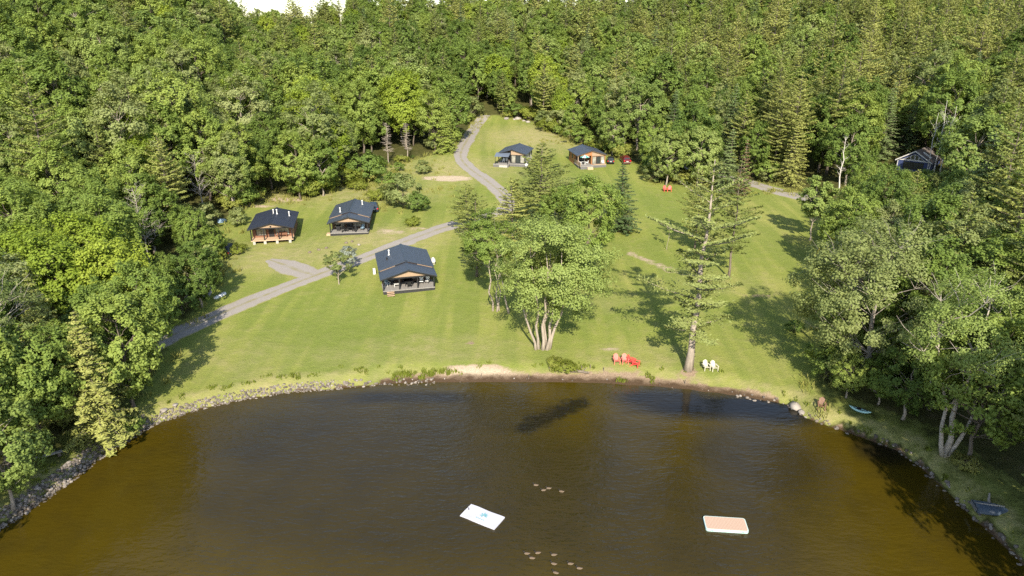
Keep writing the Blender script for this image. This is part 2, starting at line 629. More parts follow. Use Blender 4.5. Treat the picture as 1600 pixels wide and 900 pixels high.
def ground():
    nx, ny = len(AX), len(AY)
    vs = np.stack([GX.ravel(), GY.ravel(), GZ.ravel()], 1)
    idx = np.arange(nx * ny).reshape(ny, nx)
    q = np.stack([idx[:-1, :-1], idx[:-1, 1:], idx[1:, 1:], idx[1:, :-1]], -1).reshape(-1, 4)
    me = bpy.data.meshes.new('ground')
    me.vertices.add(len(vs))
    me.vertices.foreach_set('co', vs.ravel())
    me.loops.add(q.size)
    me.loops.foreach_set('vertex_index', q.ravel().astype(np.int32))
    me.polygons.add(len(q))
    me.polygons.foreach_set('loop_start', np.arange(0, q.size, 4, dtype=np.int32))
    me.polygons.foreach_set('use_smooth', np.ones(len(q), bool))
    x, y = vs[:, 0], vs[:, 1]
    cd = polydist(np.vstack([CLEAR, CLEAR[:1]]), x, y)
    ins = inside(CLEAR, x, y)
    lawn = np.where(ins, 0.5 + np.clip(cd / 3.0, 0, 0.5), 0.5 - np.clip(cd / 7.0, 0, 0.5))
    ds = polydist(SHORE, x, y)
    inl = inside(LAKE, x, y)
    # grassy strip along the wooded banks
    lawn = np.maximum(lawn, np.where((ds < 6) & ~inl, 0.62 - ds * 0.03, 0))
    s = np.where(inl, -ds, ds)
    beach = sstep(-20, -13, x) * (1 - sstep(28, 32, x)) * sstep(55, 62, y)
    bw = 0.7 + 0.9 * np.exp(-((x + 5) / 6) ** 2) + 0.8 * np.exp(-((x - 12) / 5) ** 2)
    dirt = np.where(s < bw, 0.95, 0.95 - (s - bw) * 0.7) * beach
    dirt = np.where(inl, 1.0, np.clip(dirt, 0, 1))

    def blob(px, py, rx, ry, a):
        p = P(px, py)
        return a * np.clip(1.25 - np.hypot((x - p.x) / rx, (y - p.y) / ry), 0, 1)
    for b in [(745, 579, 5.5, 1.1, 1.3), (700, 279, 8.0, 3.0, 1.15), (735, 535, 0.9, 0.9, 0.9), (610, 362, 5, 2.5, 0.62), (655, 357, 4, 1.5, 0.55), (440, 312, 7, 2.5, 0.8),
              (1075, 580, 1.7, 1.3, 0.85), (405, 322, 5, 2, 0.7), (955, 546, 2.0, 0.8, 0.62), (550, 372, 6, 2.0, 0.42), (985, 574, 5, 1.5, 0.32), (1190, 462, 4, 1.5, 0.5)]:
        dirt = np.maximum(dirt, blob(*b))
    # worn foot track over the lawn
    tr = [tuple(P(*p))[:2] for p in [(985, 396), (1015, 408), (1050, 424)]]
    td = polydist(tr, x, y)
    dirt = np.maximum(dirt, np.clip(0.72 - td * 0.33, 0, 1))
    dry = np.zeros(len(x)) + 0.10
    for b in [(850, 215, 24, 22, 0.9), (720, 265, 18, 16, 0.8), (600, 372, 14, 8, 0.8), (450, 400, 14, 10, 0.7), (430, 300, 20, 10, 0.9), (560, 300, 22, 14, 0.7), (640, 265, 16, 12, 0.6),
              (380, 560, 10, 9, 0.35), (700, 545, 16, 5, 0.45), (1000, 560, 14, 5, 0.4), (930, 470, 8, 5, 0.35), (1120, 440, 14, 7, 0.3), (560, 560, 14, 4, 0.35), (880, 290, 20, 12, 0.25)]:
        dry = np.maximum(dry, blob(*b))
    dry = np.maximum(dry, np.where(~inl & (ds < 2.5), 0.55, 0))
    sand = np.zeros(len(x))
    for q in [(745, 579, 6, 1.0, 1.2), (700, 279, 8.5, 3.2, 1.3), (610, 362, 5, 2.5, 0.8), (655, 357, 4, 1.5, 0.8), (440, 312, 7, 2.5, 0.8), (405, 322, 5, 2, 0.8), (955, 546, 2, 0.8, 0.8)]:
        sand = np.maximum(sand, blob(*q))
    sand = np.clip(np.maximum(sand, 0.7 - td * 0.3), 0, 1)
    a = me.attributes.new('sand', 'FLOAT', 'POINT')
    a.data.foreach_set('value', sand.astype(np.float32))
    col = np.stack([lawn, dirt, np.clip(dry, 0, 1), np.ones(len(x))], 1).astype(np.float32)
    a = me.attributes.new('mask', 'FLOAT_COLOR', 'POINT')
    a.data.foreach_set('color', col.ravel())
    me.materials.append(MATS['ground_cover'])
    me.update()
    me.validate()
    o = link('ground', me)
    tag(o, 'mown green lawn sloping up from the lake to the woods', 'ground', kind='structure')


ground()


def lake():
    bx = axis(-600, 600, -48, 48, 1.2, 1.35)
    by = axis(-700, 80, 30, 74, 1.2, 1.3)
    X, Y = np.meshgrid(bx, by)
    g = Geo()
    nx, ny = len(bx), len(by)
    vs = [(a, b, 0.0) for a, b in zip(X.ravel(), Y.ravel())]
    fs = [(j * nx + i, j * nx + i + 1, (j + 1) * nx + i + 1, (j + 1) * nx + i) for j in range(ny - 1) for i in range(nx - 1)]
    g.add(vs, fs)
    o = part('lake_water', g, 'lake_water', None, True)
    line = [flat(*p) for p in [(822, 668), (845, 655), (870, 645), (905, 630)]]
    d = polydist(line, X.ravel(), Y.ravel())
    w = np.clip(1.0 - d / 2.6, 0, 1)  # soft-edged darker diagonal patch in the water colour
    p = np.array(flat(1100, 681))
    w = np.maximum(w, np.clip(0.6 - np.hypot(X.ravel() - p[0], Y.ravel() - p[1]) / 2, 0, 1))
    a = o.data.attributes.new('weed', 'FLOAT', 'POINT')
    a.data.foreach_set('value', w.astype(np.float32))
    # reflected sky painted as darker zones in the water colour
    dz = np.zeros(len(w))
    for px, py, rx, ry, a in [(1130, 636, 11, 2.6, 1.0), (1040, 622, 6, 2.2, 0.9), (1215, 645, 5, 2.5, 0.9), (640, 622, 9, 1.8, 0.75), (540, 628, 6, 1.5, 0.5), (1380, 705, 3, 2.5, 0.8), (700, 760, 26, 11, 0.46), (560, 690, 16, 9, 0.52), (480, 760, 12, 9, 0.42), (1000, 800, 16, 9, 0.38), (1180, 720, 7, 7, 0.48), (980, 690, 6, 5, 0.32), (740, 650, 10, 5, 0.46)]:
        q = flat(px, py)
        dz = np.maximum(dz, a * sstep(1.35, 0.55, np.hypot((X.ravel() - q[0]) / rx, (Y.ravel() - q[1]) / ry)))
    a = o.data.attributes.new('sky_reflection', 'FLOAT', 'POINT')
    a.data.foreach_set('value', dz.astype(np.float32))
    tag(o, 'brown rippled lake water in the bay', 'lake', kind='structure')


lake()


def catmull(pts, step=1.0):
    pts = [Vector(p[:2]) for p in pts]
    pts = [pts[0] * 2 - pts[1]] + pts + [pts[-1] * 2 - pts[-2]]
    out = []
    for i in range(1, len(pts) - 2):
        p0, p1, p2, p3 = pts[i - 1:i + 3]
        n = max(2, int((p2 - p1).length / step))
        for k in range(n):
            t = k / n
            out.append(0.5 * ((2 * p1) + (p2 - p0) * t + (2 * p0 - 5 * p1 + 4 * p2 - p3) * t * t + (3 * p1 - p0 - 3 * p2 + p3) * t ** 3))
    out.append(pts[-2])
    return out


LANES = []


def lane(name, label, px, width, wend=None, taper=False):
    c = catmull([P(*p) for p in px], 0.8)
    LANES.append(np.array([(v.x, v.y) for v in c]))
    n = len(c)
    K = 9
    vs, fs, ac = [], [], []
    for i, p in enumerate(c):
        d = (c[min(i + 1, n - 1)] - c[max(i - 1, 0)]).normalized()
        nrm = Vector((-d.y, d.x))
        w = width + ((wend or width) - width) * i / n
        w *= 1 + 0.06 * math.sin(i * 0.37) + 0.05 * math.sin(i * 0.11 + 1)
        if taper:
            w *= math.sin(math.pi * (0.06 + 0.80 * i / n)) ** 0.7
        for k in range(K):
            a = -1 + 2 * k / (K - 1)
            q = p + nrm * a * w / 2
            vs.append((q.x, q.y, H(q.x, q.y) + 0.035 - 0.03 * abs(a) ** 6))
            ac.append(a)
    for i in range(n - 1):
        for k in range(K - 1):
            fs.append((i * K + k, i * K + k + 1, (i + 1) * K + k + 1, (i + 1) * K + k))
    g = Geo()
    g.add(vs, fs)
    o = part(name, g, 'gravel', None, True)
    a = o.data.attributes.new('across', 'FLOAT', 'POINT')
    a.data.foreach_set('value', ac)
    tag(o, label, 'lane', kind='structure')


lane('gravel_lane', 'pale gravel lane winding up past the cabins to the woods',
     [(215, 552), (262, 527), (310, 506), (400, 467), (500, 428), (585, 397), (690, 357), (750, 340), (790, 326), (787, 306), (760, 282), (728, 258), (720, 240), (733, 214), (745, 195), (757, 180)], 3.6, 4.6)
lane('back_road', 'grey gravel road at the wood edge near the blue house', [(1010, 240), (1060, 256), (1120, 272), (1165, 284), (1215, 299), (1270, 312), (1325, 326), (1400, 345)], 4.6)
lane('gravel_parking', 'grey gravel parking patch below the brown cabin', [(420, 406), (447, 415), (468, 423), (497, 432)], 5.2, taper=True)

# ------------------------------------------------------------------ tree prototypes


def leaf_mesh(name, C, Nn, size, aspect, mat, tint, trunk=None, trunkmat=None, tang=None):
    """many small leaf faces; C centres, Nn normals"""
    n = len(C)
    if tang is None:
        tang = rng.normal(size=(n, 3))
    t1 = np.cross(Nn, tang)
    t1 /= np.linalg.norm(t1, axis=1, keepdims=True) + 1e-9
    t2 = np.cross(Nn, t1)
    s = size * rng.uniform(0.6, 1.3, (n, 1))
    b = s * aspect
    lift = Nn * s * rng.uniform(-0.35, 0.35, (n, 1))
    v = np.stack([C - t2 * s, C + t1 * b + lift, C + t2 * s, C - t1 * b + lift], 1).reshape(-1, 3)
    me = bpy.data.meshes.new(name)
    tv = np.array(trunk.v) if trunk else np.zeros((0, 3))
    nv = len(tv)
    me.vertices.add(nv + len(v))
    me.vertices.foreach_set('co', np.vstack([tv, v]).ravel())
    ti = [i for f in trunk.f for i in f] if trunk else []
    tl = [len(f) for f in trunk.f] if trunk else []
    loops = np.concatenate([np.array(ti, dtype=np.int32), np.arange(4 * n, dtype=np.int32) + nv]).astype(np.int32)
    lens = np.array(tl + [4] * n, dtype=np.int32)
    starts = np.concatenate([[0], np.cumsum(lens)[:-1]]).astype(np.int32)
    me.loops.add(len(loops))
    me.loops.foreach_set('vertex_index', loops)
    me.polygons.add(len(lens))
    me.polygons.foreach_set('loop_start', starts)
    me.materials.append(MATS[mat])
    if trunk:
        me.materials.append(MATS[trunkmat])
        me.polygons.foreach_set('material_index', np.array([1] * len(tl) + [0] * n, dtype=np.int32))
    a = me.attributes.new('tint', 'FLOAT', 'POINT')
    a.data.foreach_set('value', np.concatenate([np.zeros(nv), np.repeat(tint, 4)]).astype(np.float32))
    me.update()
    return me


def wob(a, b, n, amp, r):
    a, b = Vector(a), Vector(b)
    out = []
    L = (b - a).length
    for i in range(n + 1):
        t = i / n
        p = a.lerp(b, t)
        k = math.sin(t * math.pi)
        out.append(p + Vector((r.uniform(-1, 1), r.uniform(-1, 1), r.uniform(-.5, .8))) * amp * L * (0.35 + k) * (0 if i == 0 else 1))
    return out


class Proto:
    def __init__(s, trunk, crown, joined, h):
        s.trunk, s.crown, s.joined, s.h = trunk, crown, joined, h


PROTO = {}


def finish(key, tg, C, Nn, size, aspect, mat, bark, tint, h, tang=None):
    st = np.random.default_rng(len(PROTO) + 50)
    trunk = tg.mesh(key + '_trunk', [bark], True)
    crown = leaf_mesh(key + '_crown', C, Nn, size, aspect, mat, tint, tang=tang)
    PROTO[key] = Proto(trunk, crown, None, h)
    PROTO[key].src = (tg, C, Nn, size, aspect, mat, tint, bark, tang)


def joined(key):
    p = PROTO[key]
    if p.joined is None:
        tg, C, Nn, size, aspect, mat, tint, bark, tang = p.src
        k = slice(None, None, 2)
        p.joined = leaf_mesh(key + '_whole', C[k], Nn[k], size * 1.4, aspect, mat, tint[k], tg, bark, None if tang is None else tang[k])
    return p.joined


def unit(a):
    return a / (np.linalg.norm(a, axis=1, keepdims=True) + 1e-9)


def deciduous(key, seed, h, r, mat, bark, cb=0.28, ncl=80, lpc=250, leaf=0.175, stems=None, tr=0.24, flat_=0.7, fill=0.5, offset=(0, 0), rcl=(0.20, 0.33), shape=1.0, bare=0, limb_r=1.0):
    q = random.Random(seed)
    g = np.random.default_rng(seed)
    zc, rz = h * (1 + cb) / 2, h * (1 - cb) / 2
    # uneven crown: several lobes
    cl = []
    tries = 0
    lob = [(g.normal(size=3), g.uniform(0.72, 1.12)) for _ in range(9)]
    while len(cl) < ncl and tries < 6000:
        tries += 1
        d = g.normal(size=3)
        d /= np.linalg.norm(d)
        if d[2] < -0.55 and g.random() < 0.7:
            continue
        rr = g.uniform(fill, 1.0) ** 0.6
        k = max((np.dot(d, l[0] / np.linalg.norm(l[0])), l[1]) for l in lob)[1]
        zz = d[2] * rz
        taper = 1.0 - (1 - shape) * max(0, d[2])
        p = np.array([d[0] * r * k * rr * taper + offset[0], d[1] * r * k * rr * taper + offset[1], zc + zz * rr * (0.85 + 0.15 * k)])
        rc = g.uniform(*rcl) * r * (0.8 + 0.4 * g.random())
        if all(np.linalg.norm((p - c[0]) * (1, 1, 1.3)) > 0.55 * min(rc, c[1]) + 0.25 * max(rc, c[1]) for c in cl):
            cl.append((p, rc))
    tg = Geo()
    tops = []
    if stems is None:
        stems = [((0, 0), (offset[0] * 0.6, offset[1] * 0.6), 0.72, 1.0)]
    for (bx, by), (tx, ty), hf, rf in stems:
        pl = wob((bx, by, -0.5), (tx, ty, h * hf), 7, 0.022, q)
        pl[0] = Vector((bx, by, -0.5))
        rad = [tr * rf * (1.35 if i == 0 else 1.0) * (1 - 0.82 * (i / 7)) for i in range(8)]
        tg.tube(pl, rad, 7)
        tops.append(pl)
    order = sorted(range(len(cl)), key=lambda i: -cl[i][1])
    for n_, i in enumerate(order):
        p = Vector(cl[i][0])
        if n_ > 46:
            break
        pl = min(tops, key=lambda t: min((Vector((v.x, v.y, 0)) - Vector((p.x, p.y, 0))).length for v in t[3:]))
        zt = max(h * cb * 0.75, p.z - (0.5 + 0.25 * q.random()) * Vector((p.x - pl[4].x, p.y - pl[4].y)).length - 0.6)
        j = min(range(2, 8), key=lambda k: abs(pl[k].z - zt))
        a = pl[j]
        b = wob(a, p + Vector((0, 0, -0.15)), 4, 0.05, q)
        b[0] = a
        r0 = tr * limb_r * (0.42 if n_ < 14 else 0.22) * (1 - 0.45 * j / 7)
        tg.tube(b, [r0, r0 * 0.8, r0 * 0.6, r0 * 0.4, r0 * 0.2], 5, cap=False)
        if bare and n_ < bare:
            for _ in range(5):
                e = p + Vector((q.uniform(-1, 1), q.uniform(-1, 1), q.uniform(-0.2, 1))) * cl[i][1] * 1.5
                tg.tube(wob(b[3], e, 3, 0.08, q), [r0 * 0.4, r0 * 0.3, r0 * 0.2, r0 * 0.1], 4, cap=False)
    C, Nn, T = [], [], []
    cen = np.array([offset[0], offset[1], zc - 0.25 * rz])
    for n_, (p, rc) in enumerate(cl):
        m = int(lpc * (rc / (0.27 * r)) ** 1.6)
        # a cluster is itself a bunch of twig ends
        nt = 7
        tw = unit(g.normal(size=(nt, 3)) + np.array([0, 0, 0.35])) * g.uniform(0.35, 0.8, (nt, 1)) * rc * np.array([1, 1, flat_])
        w = g.integers(0, nt, m)
        d = unit(g.normal(size=(m, 3)))
        rad = rc * 0.52 * g.random((m, 1)) ** 0.45
        c = p + tw[w] + d * rad * np.array([1, 1, flat_])
        out = unit(c - cen)
        nn = unit(out * 0.85 + d * 0.5 + np.array([0, 0, 0.30]) + g.normal(size=(m, 3)) * 0.34)
        C.append(c)
        Nn.append(nn)
        T.append(np.clip(g.uniform(0.15, 0.85) + g.normal(size=m) * 0.22, 0, 1))
    finish(key, tg, np.vstack(C), np.vstack(Nn), leaf, 0.62, mat, bark, np.concatenate(T), h)


def conifer(key, seed, h, r, mat, bark, kind='pine', cb=0.2, step=0.85, per=5, lpb=150, leaf=0.22, tr=0.26, gaps=0.0, lean=0.0, ragged=0.3, inner=0.80):
    q = random.Random(seed)
    g = np.random.default_rng(seed)
    tg = Geo()
    pl = wob((0, 0, -0.5), (lean, 0, h), 9, 0.006, q)
    pl[0] = Vector((0, 0, -0.5))
    tg.tube(pl, [tr * (1.4 if i == 0 else 1) * (1 - 0.93 * i / 9) for i in range(10)], 7)
    C, Nn, T, TA = [], [], [], []
    z = h * cb
    side = [q.uniform(0.75, 1.2) for _ in range(8)]
    while z < h * 0.985:
        t = (z - h * cb) / (h * (1 - cb))
        if kind == 'pine':
            prof = (0.62 + 0.38 * math.sin(min(1, t * 2.1) * math.pi / 2)) if t < 0.38 else (1 - ((t - 0.38) / 0.62) ** 1.35) * 0.97 + 0.04
            slope = 0.10 + 0.55 * t
        else:
            prof = (1 - t) ** 0.85 * 0.97 + 0.03
            if t < 0.06:
                prof *= 0.75
            slope = -0.28 + 0.55 * t
        a0 = q.uniform(0, 6.28)
        nb = max(3, int(per * (0.75 + 0.5 * q.random()) * (0.6 + 0.4 * prof)))
        for k in range(nb):
            if q.random() < gaps:
                continue
            a = a0 + 6.283 * k / nb + q.uniform(-0.3, 0.3)
            L = r * prof * side[int(a / 0.7854) % 8] * q.uniform(1 - ragged, 1 + ragged * 0.5)
            if L < 0.25:
                L = 0.25
            d = Vector((math.cos(a), math.sin(a), 0))
            sl = slope + q.uniform(-0.1, 0.1)
            base = Vector((lean * z / h, 0, z))
            tip = base + d * L + Vector((0, 0, L * sl))
            mid = base.lerp(tip, 0.55) + Vector((0, 0, -0.04 * L if kind == 'pine' else 0.05 * L))
            rb = tr * 0.20 * (0.35 + 0.65 * prof)
            tg.tube([base, mid, tip], [rb, rb * 0.65, rb * 0.2], 4, cap=False)
            m = max(12, int(lpb * (L / r) ** 1.15))
            u = 1 - (g.random(m) ** 1.35) * (inner if kind == 'pine' else 0.92)
            w = L * (0.30 if kind == 'pine' else 0.24) * np.sin(np.clip(u * 1.15, 0, 1) * 3.0) ** 0.6 + 0.08
            lat = g.normal(size=m) * 0.55 * w
            # tufts: snap lateral offsets into a few sprays
            dv, lv = np.array(d), np.array((-d.y, d.x, 0))
            c = np.array(base) + np.outer(u, np.array(tip - base)) + np.outer(lat, lv)
            c[:, 2] += g.uniform(-0.06, 0.16, m) * (1.0 if kind == 'pine' else 0.8) - np.abs(lat) * (0.0 if kind == 'pine' else 0.25)
            nn = unit(np.array([0, 0, 1.0]) + dv * 0.45 + g.normal(size=(m, 3)) * 0.42)
            C.append(c)
            Nn.append(nn)
            TA.append(np.outer(np.ones(m), lv) + g.normal(size=(m, 3)) * 0.45)
            T.append(np.clip(q.uniform(0.15, 0.85) + g.normal(size=m) * 0.2, 0, 1))
        z += step * q.uniform(0.7, 1.25) * (1.0 if kind == 'pine' else 0.75)
    finish(key, tg, np.vstack(C), np.vstack(Nn), leaf, 0.42, mat, bark, np.concatenate(T), h, np.vstack(TA))


def dead(key, seed, h, spread, bark, n=16, tr=0.16, twigs=5, up=0.8, stems=1):
    q = random.Random(seed)
    tg, bg_ = Geo(), Geo()
    for s in range(stems):
        a = s * 2.4
        o = Vector((math.cos(a), math.sin(a), 0)) * (0.25 if stems > 1 else 0)
        top = Vector((o.x * 6 + q.uniform(-.4, .4), o.y * 6 + q.uniform(-.4, .4), h * q.uniform(0.85, 1)))
        pl = wob(o + Vector((0, 0, -0.4)), top, 7, 0.02, q)
        tg.tube(pl, [tr * (1 - 0.85 * i / 7) for i in range(8)], 6)
        for k in range(n):
            j = q.randint(2, 6)
            b = pl[j].lerp(pl[j + 1], q.random())
            an = q.uniform(0, 6.28)
            L = spread * q.uniform(0.45, 1) * (1.15 - 0.1 * j)
            e = b + Vector((math.cos(an) * L, math.sin(an) * L, L * up * q.uniform(0.5, 1.3)))
            br = wob(b, e, 4, 0.06, q)
            br[0] = b
            r0 = tr * 0.34 * (1.1 - j * 0.09)
            bg_.tube(br, [r0, r0 * .8, r0 * .6, r0 * .4, r0 * .18], 5, cap=False)
            for _ in range(twigs):
                i = q.randint(1, 3)
                b2 = br[i]
                e2 = b2 + Vector((q.uniform(-1, 1), q.uniform(-1, 1), q.uniform(0.1, 1.0) * up)) * L * 0.42
                bg_.tube(wob(b2, e2, 3, 0.07, q), [r0 * .45, r0 * .35, r0 * .25, r0 * .1], 4, cap=False)
    p = Proto(tg.mesh(key + '_trunk', [bark], True), bg_.mesh(key + '_branches', [bark], True), None, h)
    PROTO[key] = p


# common kinds
deciduous('maple_a', 1, 17, 5.6, 'maple_leaf', 'bark', cb=0.14, ncl=150, rcl=(0.13, 0.21), fill=0.62, flat_=0.95)
deciduous('maple_b', 2, 16, 5.2, 'maple_leaf', 'bark', cb=0.10, ncl=150, shape=0.85, rcl=(0.13, 0.21), fill=0.62, flat_=0.95)
deciduous('maple_c', 3, 19, 5.0, 'maple_leaf', 'bark', cb=0.12, ncl=150, shape=0.75, rcl=(0.13, 0.21), fill=0.62, flat_=0.95)
deciduous('maple_d', 4, 14, 4.6, 'maple_leaf', 'pale_bark', cb=0.08, ncl=150, rcl=(0.13, 0.21), fill=0.62, flat_=0.95)
deciduous('bright_a', 5, 16, 5.8, 'bright_leaf', 'bark', cb=0.18, ncl=150, rcl=(0.13, 0.21), fill=0.62, flat_=0.95)
deciduous('olive_a', 6, 17, 4.7, 'olive_leaf', 'pale_bark', cb=0.26, ncl=64, lpc=171, fill=0.35, rcl=(0.18, 0.28))
deciduous('birch_a', 7, 17, 3.3, 'olive_leaf', 'white_bark', cb=0.32, ncl=58, lpc=142, leaf=0.161, tr=0.17, fill=0.3, rcl=(0.22, 0.34), shape=0.7)
deciduous('birch_b', 8, 18, 3.6, 'maple_leaf', 'white_bark', cb=0.36, ncl=58, lpc=142, leaf=0.161, tr=0.17, fill=0.3, rcl=(0.22, 0.34), shape=0.65)
deciduous('pale_a', 9, 15, 5.0, 'pale_leaf', 'pale_bark', cb=0.14, ncl=150, rcl=(0.13, 0.21), fill=0.62, flat_=0.95)
conifer('pine_a', 11, 23, 4.7, 'pine_needle', 'bark', cb=0.16)
conifer('pine_b', 12, 25, 4.9, 'pine_needle', 'bark', cb=0.22, gaps=0.15, ragged=0.45)
conifer('pine_c', 13, 20, 4.4, 'pine_needle', 'bark', cb=0.10)
conifer('spruce_a', 14, 18, 3.5, 'spruce_needle', 'bark', 'spruce', cb=0.05, per=8, lpb=105, leaf=0.192)
conifer('spruce_b', 15, 15, 3.3, 'spruce_needle', 'bark', 'spruce', cb=0.04, per=8, lpb=105, leaf=0.192)
conifer('hemlock', 16, 18, 4.6, 'pine_needle', 'bark', 'spruce', cb=0.04, per=8, lpb=135, leaf=0.216)
deciduous('shrub_a', 17, 2.6, 1.9, 'maple_leaf', 'bark', cb=0.02, ncl=34, lpc=114, leaf=0.105, tr=0.05)
deciduous('shrub_b', 18, 3.4, 2.1, 'olive_leaf', 'bark', cb=0.02, ncl=36, lpc=114, leaf=0.112, tr=0.05)
deciduous('shrub_c', 19, 2.0, 2.2, 'weed_blade', 'bark', cb=0.0, ncl=34, lpc=114, leaf=0.105, tr=0.04)
deciduous('young_a', 20, 9, 2.6, 'pale_leaf', 'pale_bark', cb=0.28, ncl=52, lpc=142, leaf=0.154, tr=0.12)
dead('dead_a', 21, 14, 4.2, 'grey_deadwood', n=26, twigs=9)
dead('dead_b', 22, 11, 3.2, 'grey_deadwood', n=24, twigs=8, up=0.5)
dead('dead_birch', 23, 17, 2.6, 'snag_white', n=9, twigs=3, up=1.5, tr=0.15)
dead('dead_snag', 24, 12, 1.2, 'snag_white', n=14, twigs=2, up=1.3, tr=0.15)
dead('larch_bare', 25, 10.5, 2.1, 'pale_bark', n=80, twigs=7, up=0.18, tr=0.17)
conifer('brown_spruce', 26, 12.5, 2.3, 'brown_needle', 'grey_deadwood', 'spruce', cb=0.03, per=9, lpb=63, leaf=0.160, tr=0.14)
deciduous('sapling', 27, 6.8, 1.0, 'pale_leaf', 'pale_bark', cb=0.25, ncl=16, lpc=26, leaf=0.112, tr=0.055)
conifer('cedar', 28, 9.5, 3.6, 'cedar_leaf', 'bark', 'spruce', cb=0.04, per=10, lpb=127, leaf=0.176, step=0.6)
deciduous('small_yellow', 29, 5.6, 1.9, 'olive_leaf', 'pale_bark', cb=0.25, ncl=36, lpc=91, leaf=0.119, tr=0.10)
deciduous('small_silver', 30, 4.4, 1.5, 'silver_leaf', 'bark', cb=0.1, ncl=30, lpc=104, leaf=0.105, tr=0.07)
# standouts
_st = [((0.0, 0.0), (0.3, 0.2), 0.72, 1.0), ((-0.5, 0.1), (-1.6, 0.2), 0.70, 0.8), ((0.45, -0.1), (2.2, 0.3), 0.74, 0.95), ((0.8, 0.2), (4.0, 0.8), 0.66, 0.9),
       ((-0.85, 0.0), (-3.3, -0.4), 0.62, 0.75), ((0.2, 0.4), (0.9, 2.4), 0.68, 0.8)]
deciduous('clump_maple', 31, 17.5, 7.3, 'pale_leaf', 'pale_bark', cb=0.22, ncl=160, lpc=430, leaf=0.13, stems=_st, tr=0.25, fill=0.25, offset=(0.9, 0.6), rcl=(0.15, 0.24), flat_=0.7)
_st = [((0, 0), (1.0, 0.5), 0.8, 1.0), ((0.1, 0.05), (-3.4, 0.5), 0.7, 0.8), ((0.15, 0.0), (4.6, 0.8), 0.62, 0.75)]
deciduous('forked_ash', 32, 20, 6.8, 'pale_leaf', 'white_bark', cb=0.36, ncl=96, lpc=368, leaf=0.105, stems=_st, tr=0.30, fill=0.40, rcl=(0.15, 0.26), bare=14, limb_r=1.2)
deciduous('grey_ash', 33, 19, 8.0, 'olive_leaf', 'grey_deadwood', cb=0.08, ncl=120, lpc=522, leaf=0.13, tr=0.36, fill=0.40, rcl=(0.13, 0.22), bare=14, limb_r=0.6, offset=(-1.0, -0.5))
deciduous('thin_ash', 34, 20, 5.0, 'olive_leaf', 'white_bark', cb=0.30, ncl=54, lpc=237, leaf=0.105, tr=0.22, fill=0.35, rcl=(0.16, 0.26), bare=26, limb_r=1.3)
conifer('ragged_pine', 35, 25.5, 6.6, 'light_needle', 'pale_bark', cb=0.20, step=1.0, per=4.4, lpb=420, leaf=0.20, tr=0.48, gaps=0.26, ragged=0.65, lean=0.8, inner=0.95)
_st = [((0, 0), (-0.9, 0.3), 0.78, 1.0), ((0.6, -0.2), (0.4, 0.5), 0.74, 0.9), ((1.0, 0.1), (0.7, 1.2), 0.7, 0.8), ((2.4, -0.9), (0.4, 0.0), 0.66, 1.0)]
deciduous('slim_clump', 36, 14.5, 3.6, 'maple_leaf', 'pale_bark', cb=0.38, ncl=60, lpc=391, leaf=0.105, stems=_st, tr=0.15, fill=0.3, offset=(-0.8, 0.8), rcl=(0.2, 0.32), bare=10)

NTREE = 0


def tree(key, loc, label, cat='tree', name='tree', scale=1.0, rz=None, group=None, widen=1.0):
    p = PROTO[key]
    if rz is None:
        rz = random.uniform(0, 6.28)
    t = thing(name, label, cat, (loc[0], loc[1], H(loc[0], loc[1]) if len(loc) < 3 else loc[2]), rz, group, (scale * widen, scale * widen, scale))
    shrub = key.startswith('shrub')
    link('stem' if shrub else 'trunk', p.trunk, t)
    isdead = key.startswith('dead') or key == 'larch_bare'
    link('branches' if isdead else 'crown', p.crown, t)
    return t


HERO = []


def hero(key, px, label, name, scale=1.0, rz=None, cat='tree', clear=3.5, group=None, widen=1.0):
    p = P(*px)
    HERO.append((p.x, p.y, clear))
    return tree(key, p, label, cat, name, scale, rz, group, widen)


hero('clump_maple', (848, 546), 'big many-stemmed maple with pale fanned trunks at the lake edge', 'maple_tree', 1.0, 0.0, clear=7)
hero('ragged_pine', (1075, 577), 'tall ragged white pine with thick bare trunk beside the white chairs', 'pine_tree', 1.0, 0.4, clear=7)
hero('slim_clump', (770, 486), 'slim clump of bare pale trunks left of the big many-stemmed maple', 'ash_tree', 1.0, 0.0)
hero('pine_c', (745, 432), 'dark bushy pine standing just behind the slim pale trunks', 'pine_tree', 0.70, 1.0, widen=1.15)
hero('pine_c', (730, 366), 'round bushy pine beside the lane, right of the large front cabin', 'pine_tree', 0.48, 2.0, widen=1.7)
hero('pine_a', (845, 372), 'broad pine in the lawn below the glass-fronted cabin', 'pine_tree', 0.76, 0.5, widen=1.75)
hero('pine_c', (800, 385), 'low pine tucked between the slim trunks and the broad pine', 'pine_tree', 0.62, 2.2, widen=1.4)
hero('maple_a', (915, 428), 'rounded green tree behind the big many-stemmed maple', 'maple_tree', 0.95, 1.2)
hero('maple_d', (880, 400), 'green tree between the broad pine and the many-stemmed maple', 'maple_tree', 0.9, 2.5)
hero('spruce_a', (968, 362), 'dark pointed spruce on the lawn below the orange cabin', 'spruce_tree', 0.72, 0.2, widen=1.6)
hero('pine_b', (1138, 435), 'thin see-through pine on the lawn behind the ragged pine', 'pine_tree', 0.78, 1.1)
hero('pine_a', (1085, 392), 'bluish thin pine close behind the ragged pine top', 'pine_tree', 0.62, 2.8)
hero('pale_a', (1040, 290), 'pale leafy tree at the wood edge left of the paired pale tree', 'maple_tree', 0.84, 0.6)
hero('pale_a', (1090, 292), 'pale leafy tree at the wood edge left of the brown dead spruce', 'maple_tree', 0.92, 3.1)
hero('brown_spruce', (1158, 305), 'dead brown spruce at the wood edge by the grey road', 'spruce_tree', 1.0)
hero('spruce_b', (1135, 300), 'slim green spruce next to the dead brown spruce', 'spruce_tree', 0.95)
hero('young_a', (1265, 376), 'young leafy tree alone on the lawn by the yellow marker', 'maple_tree', 1.3, 0.9)
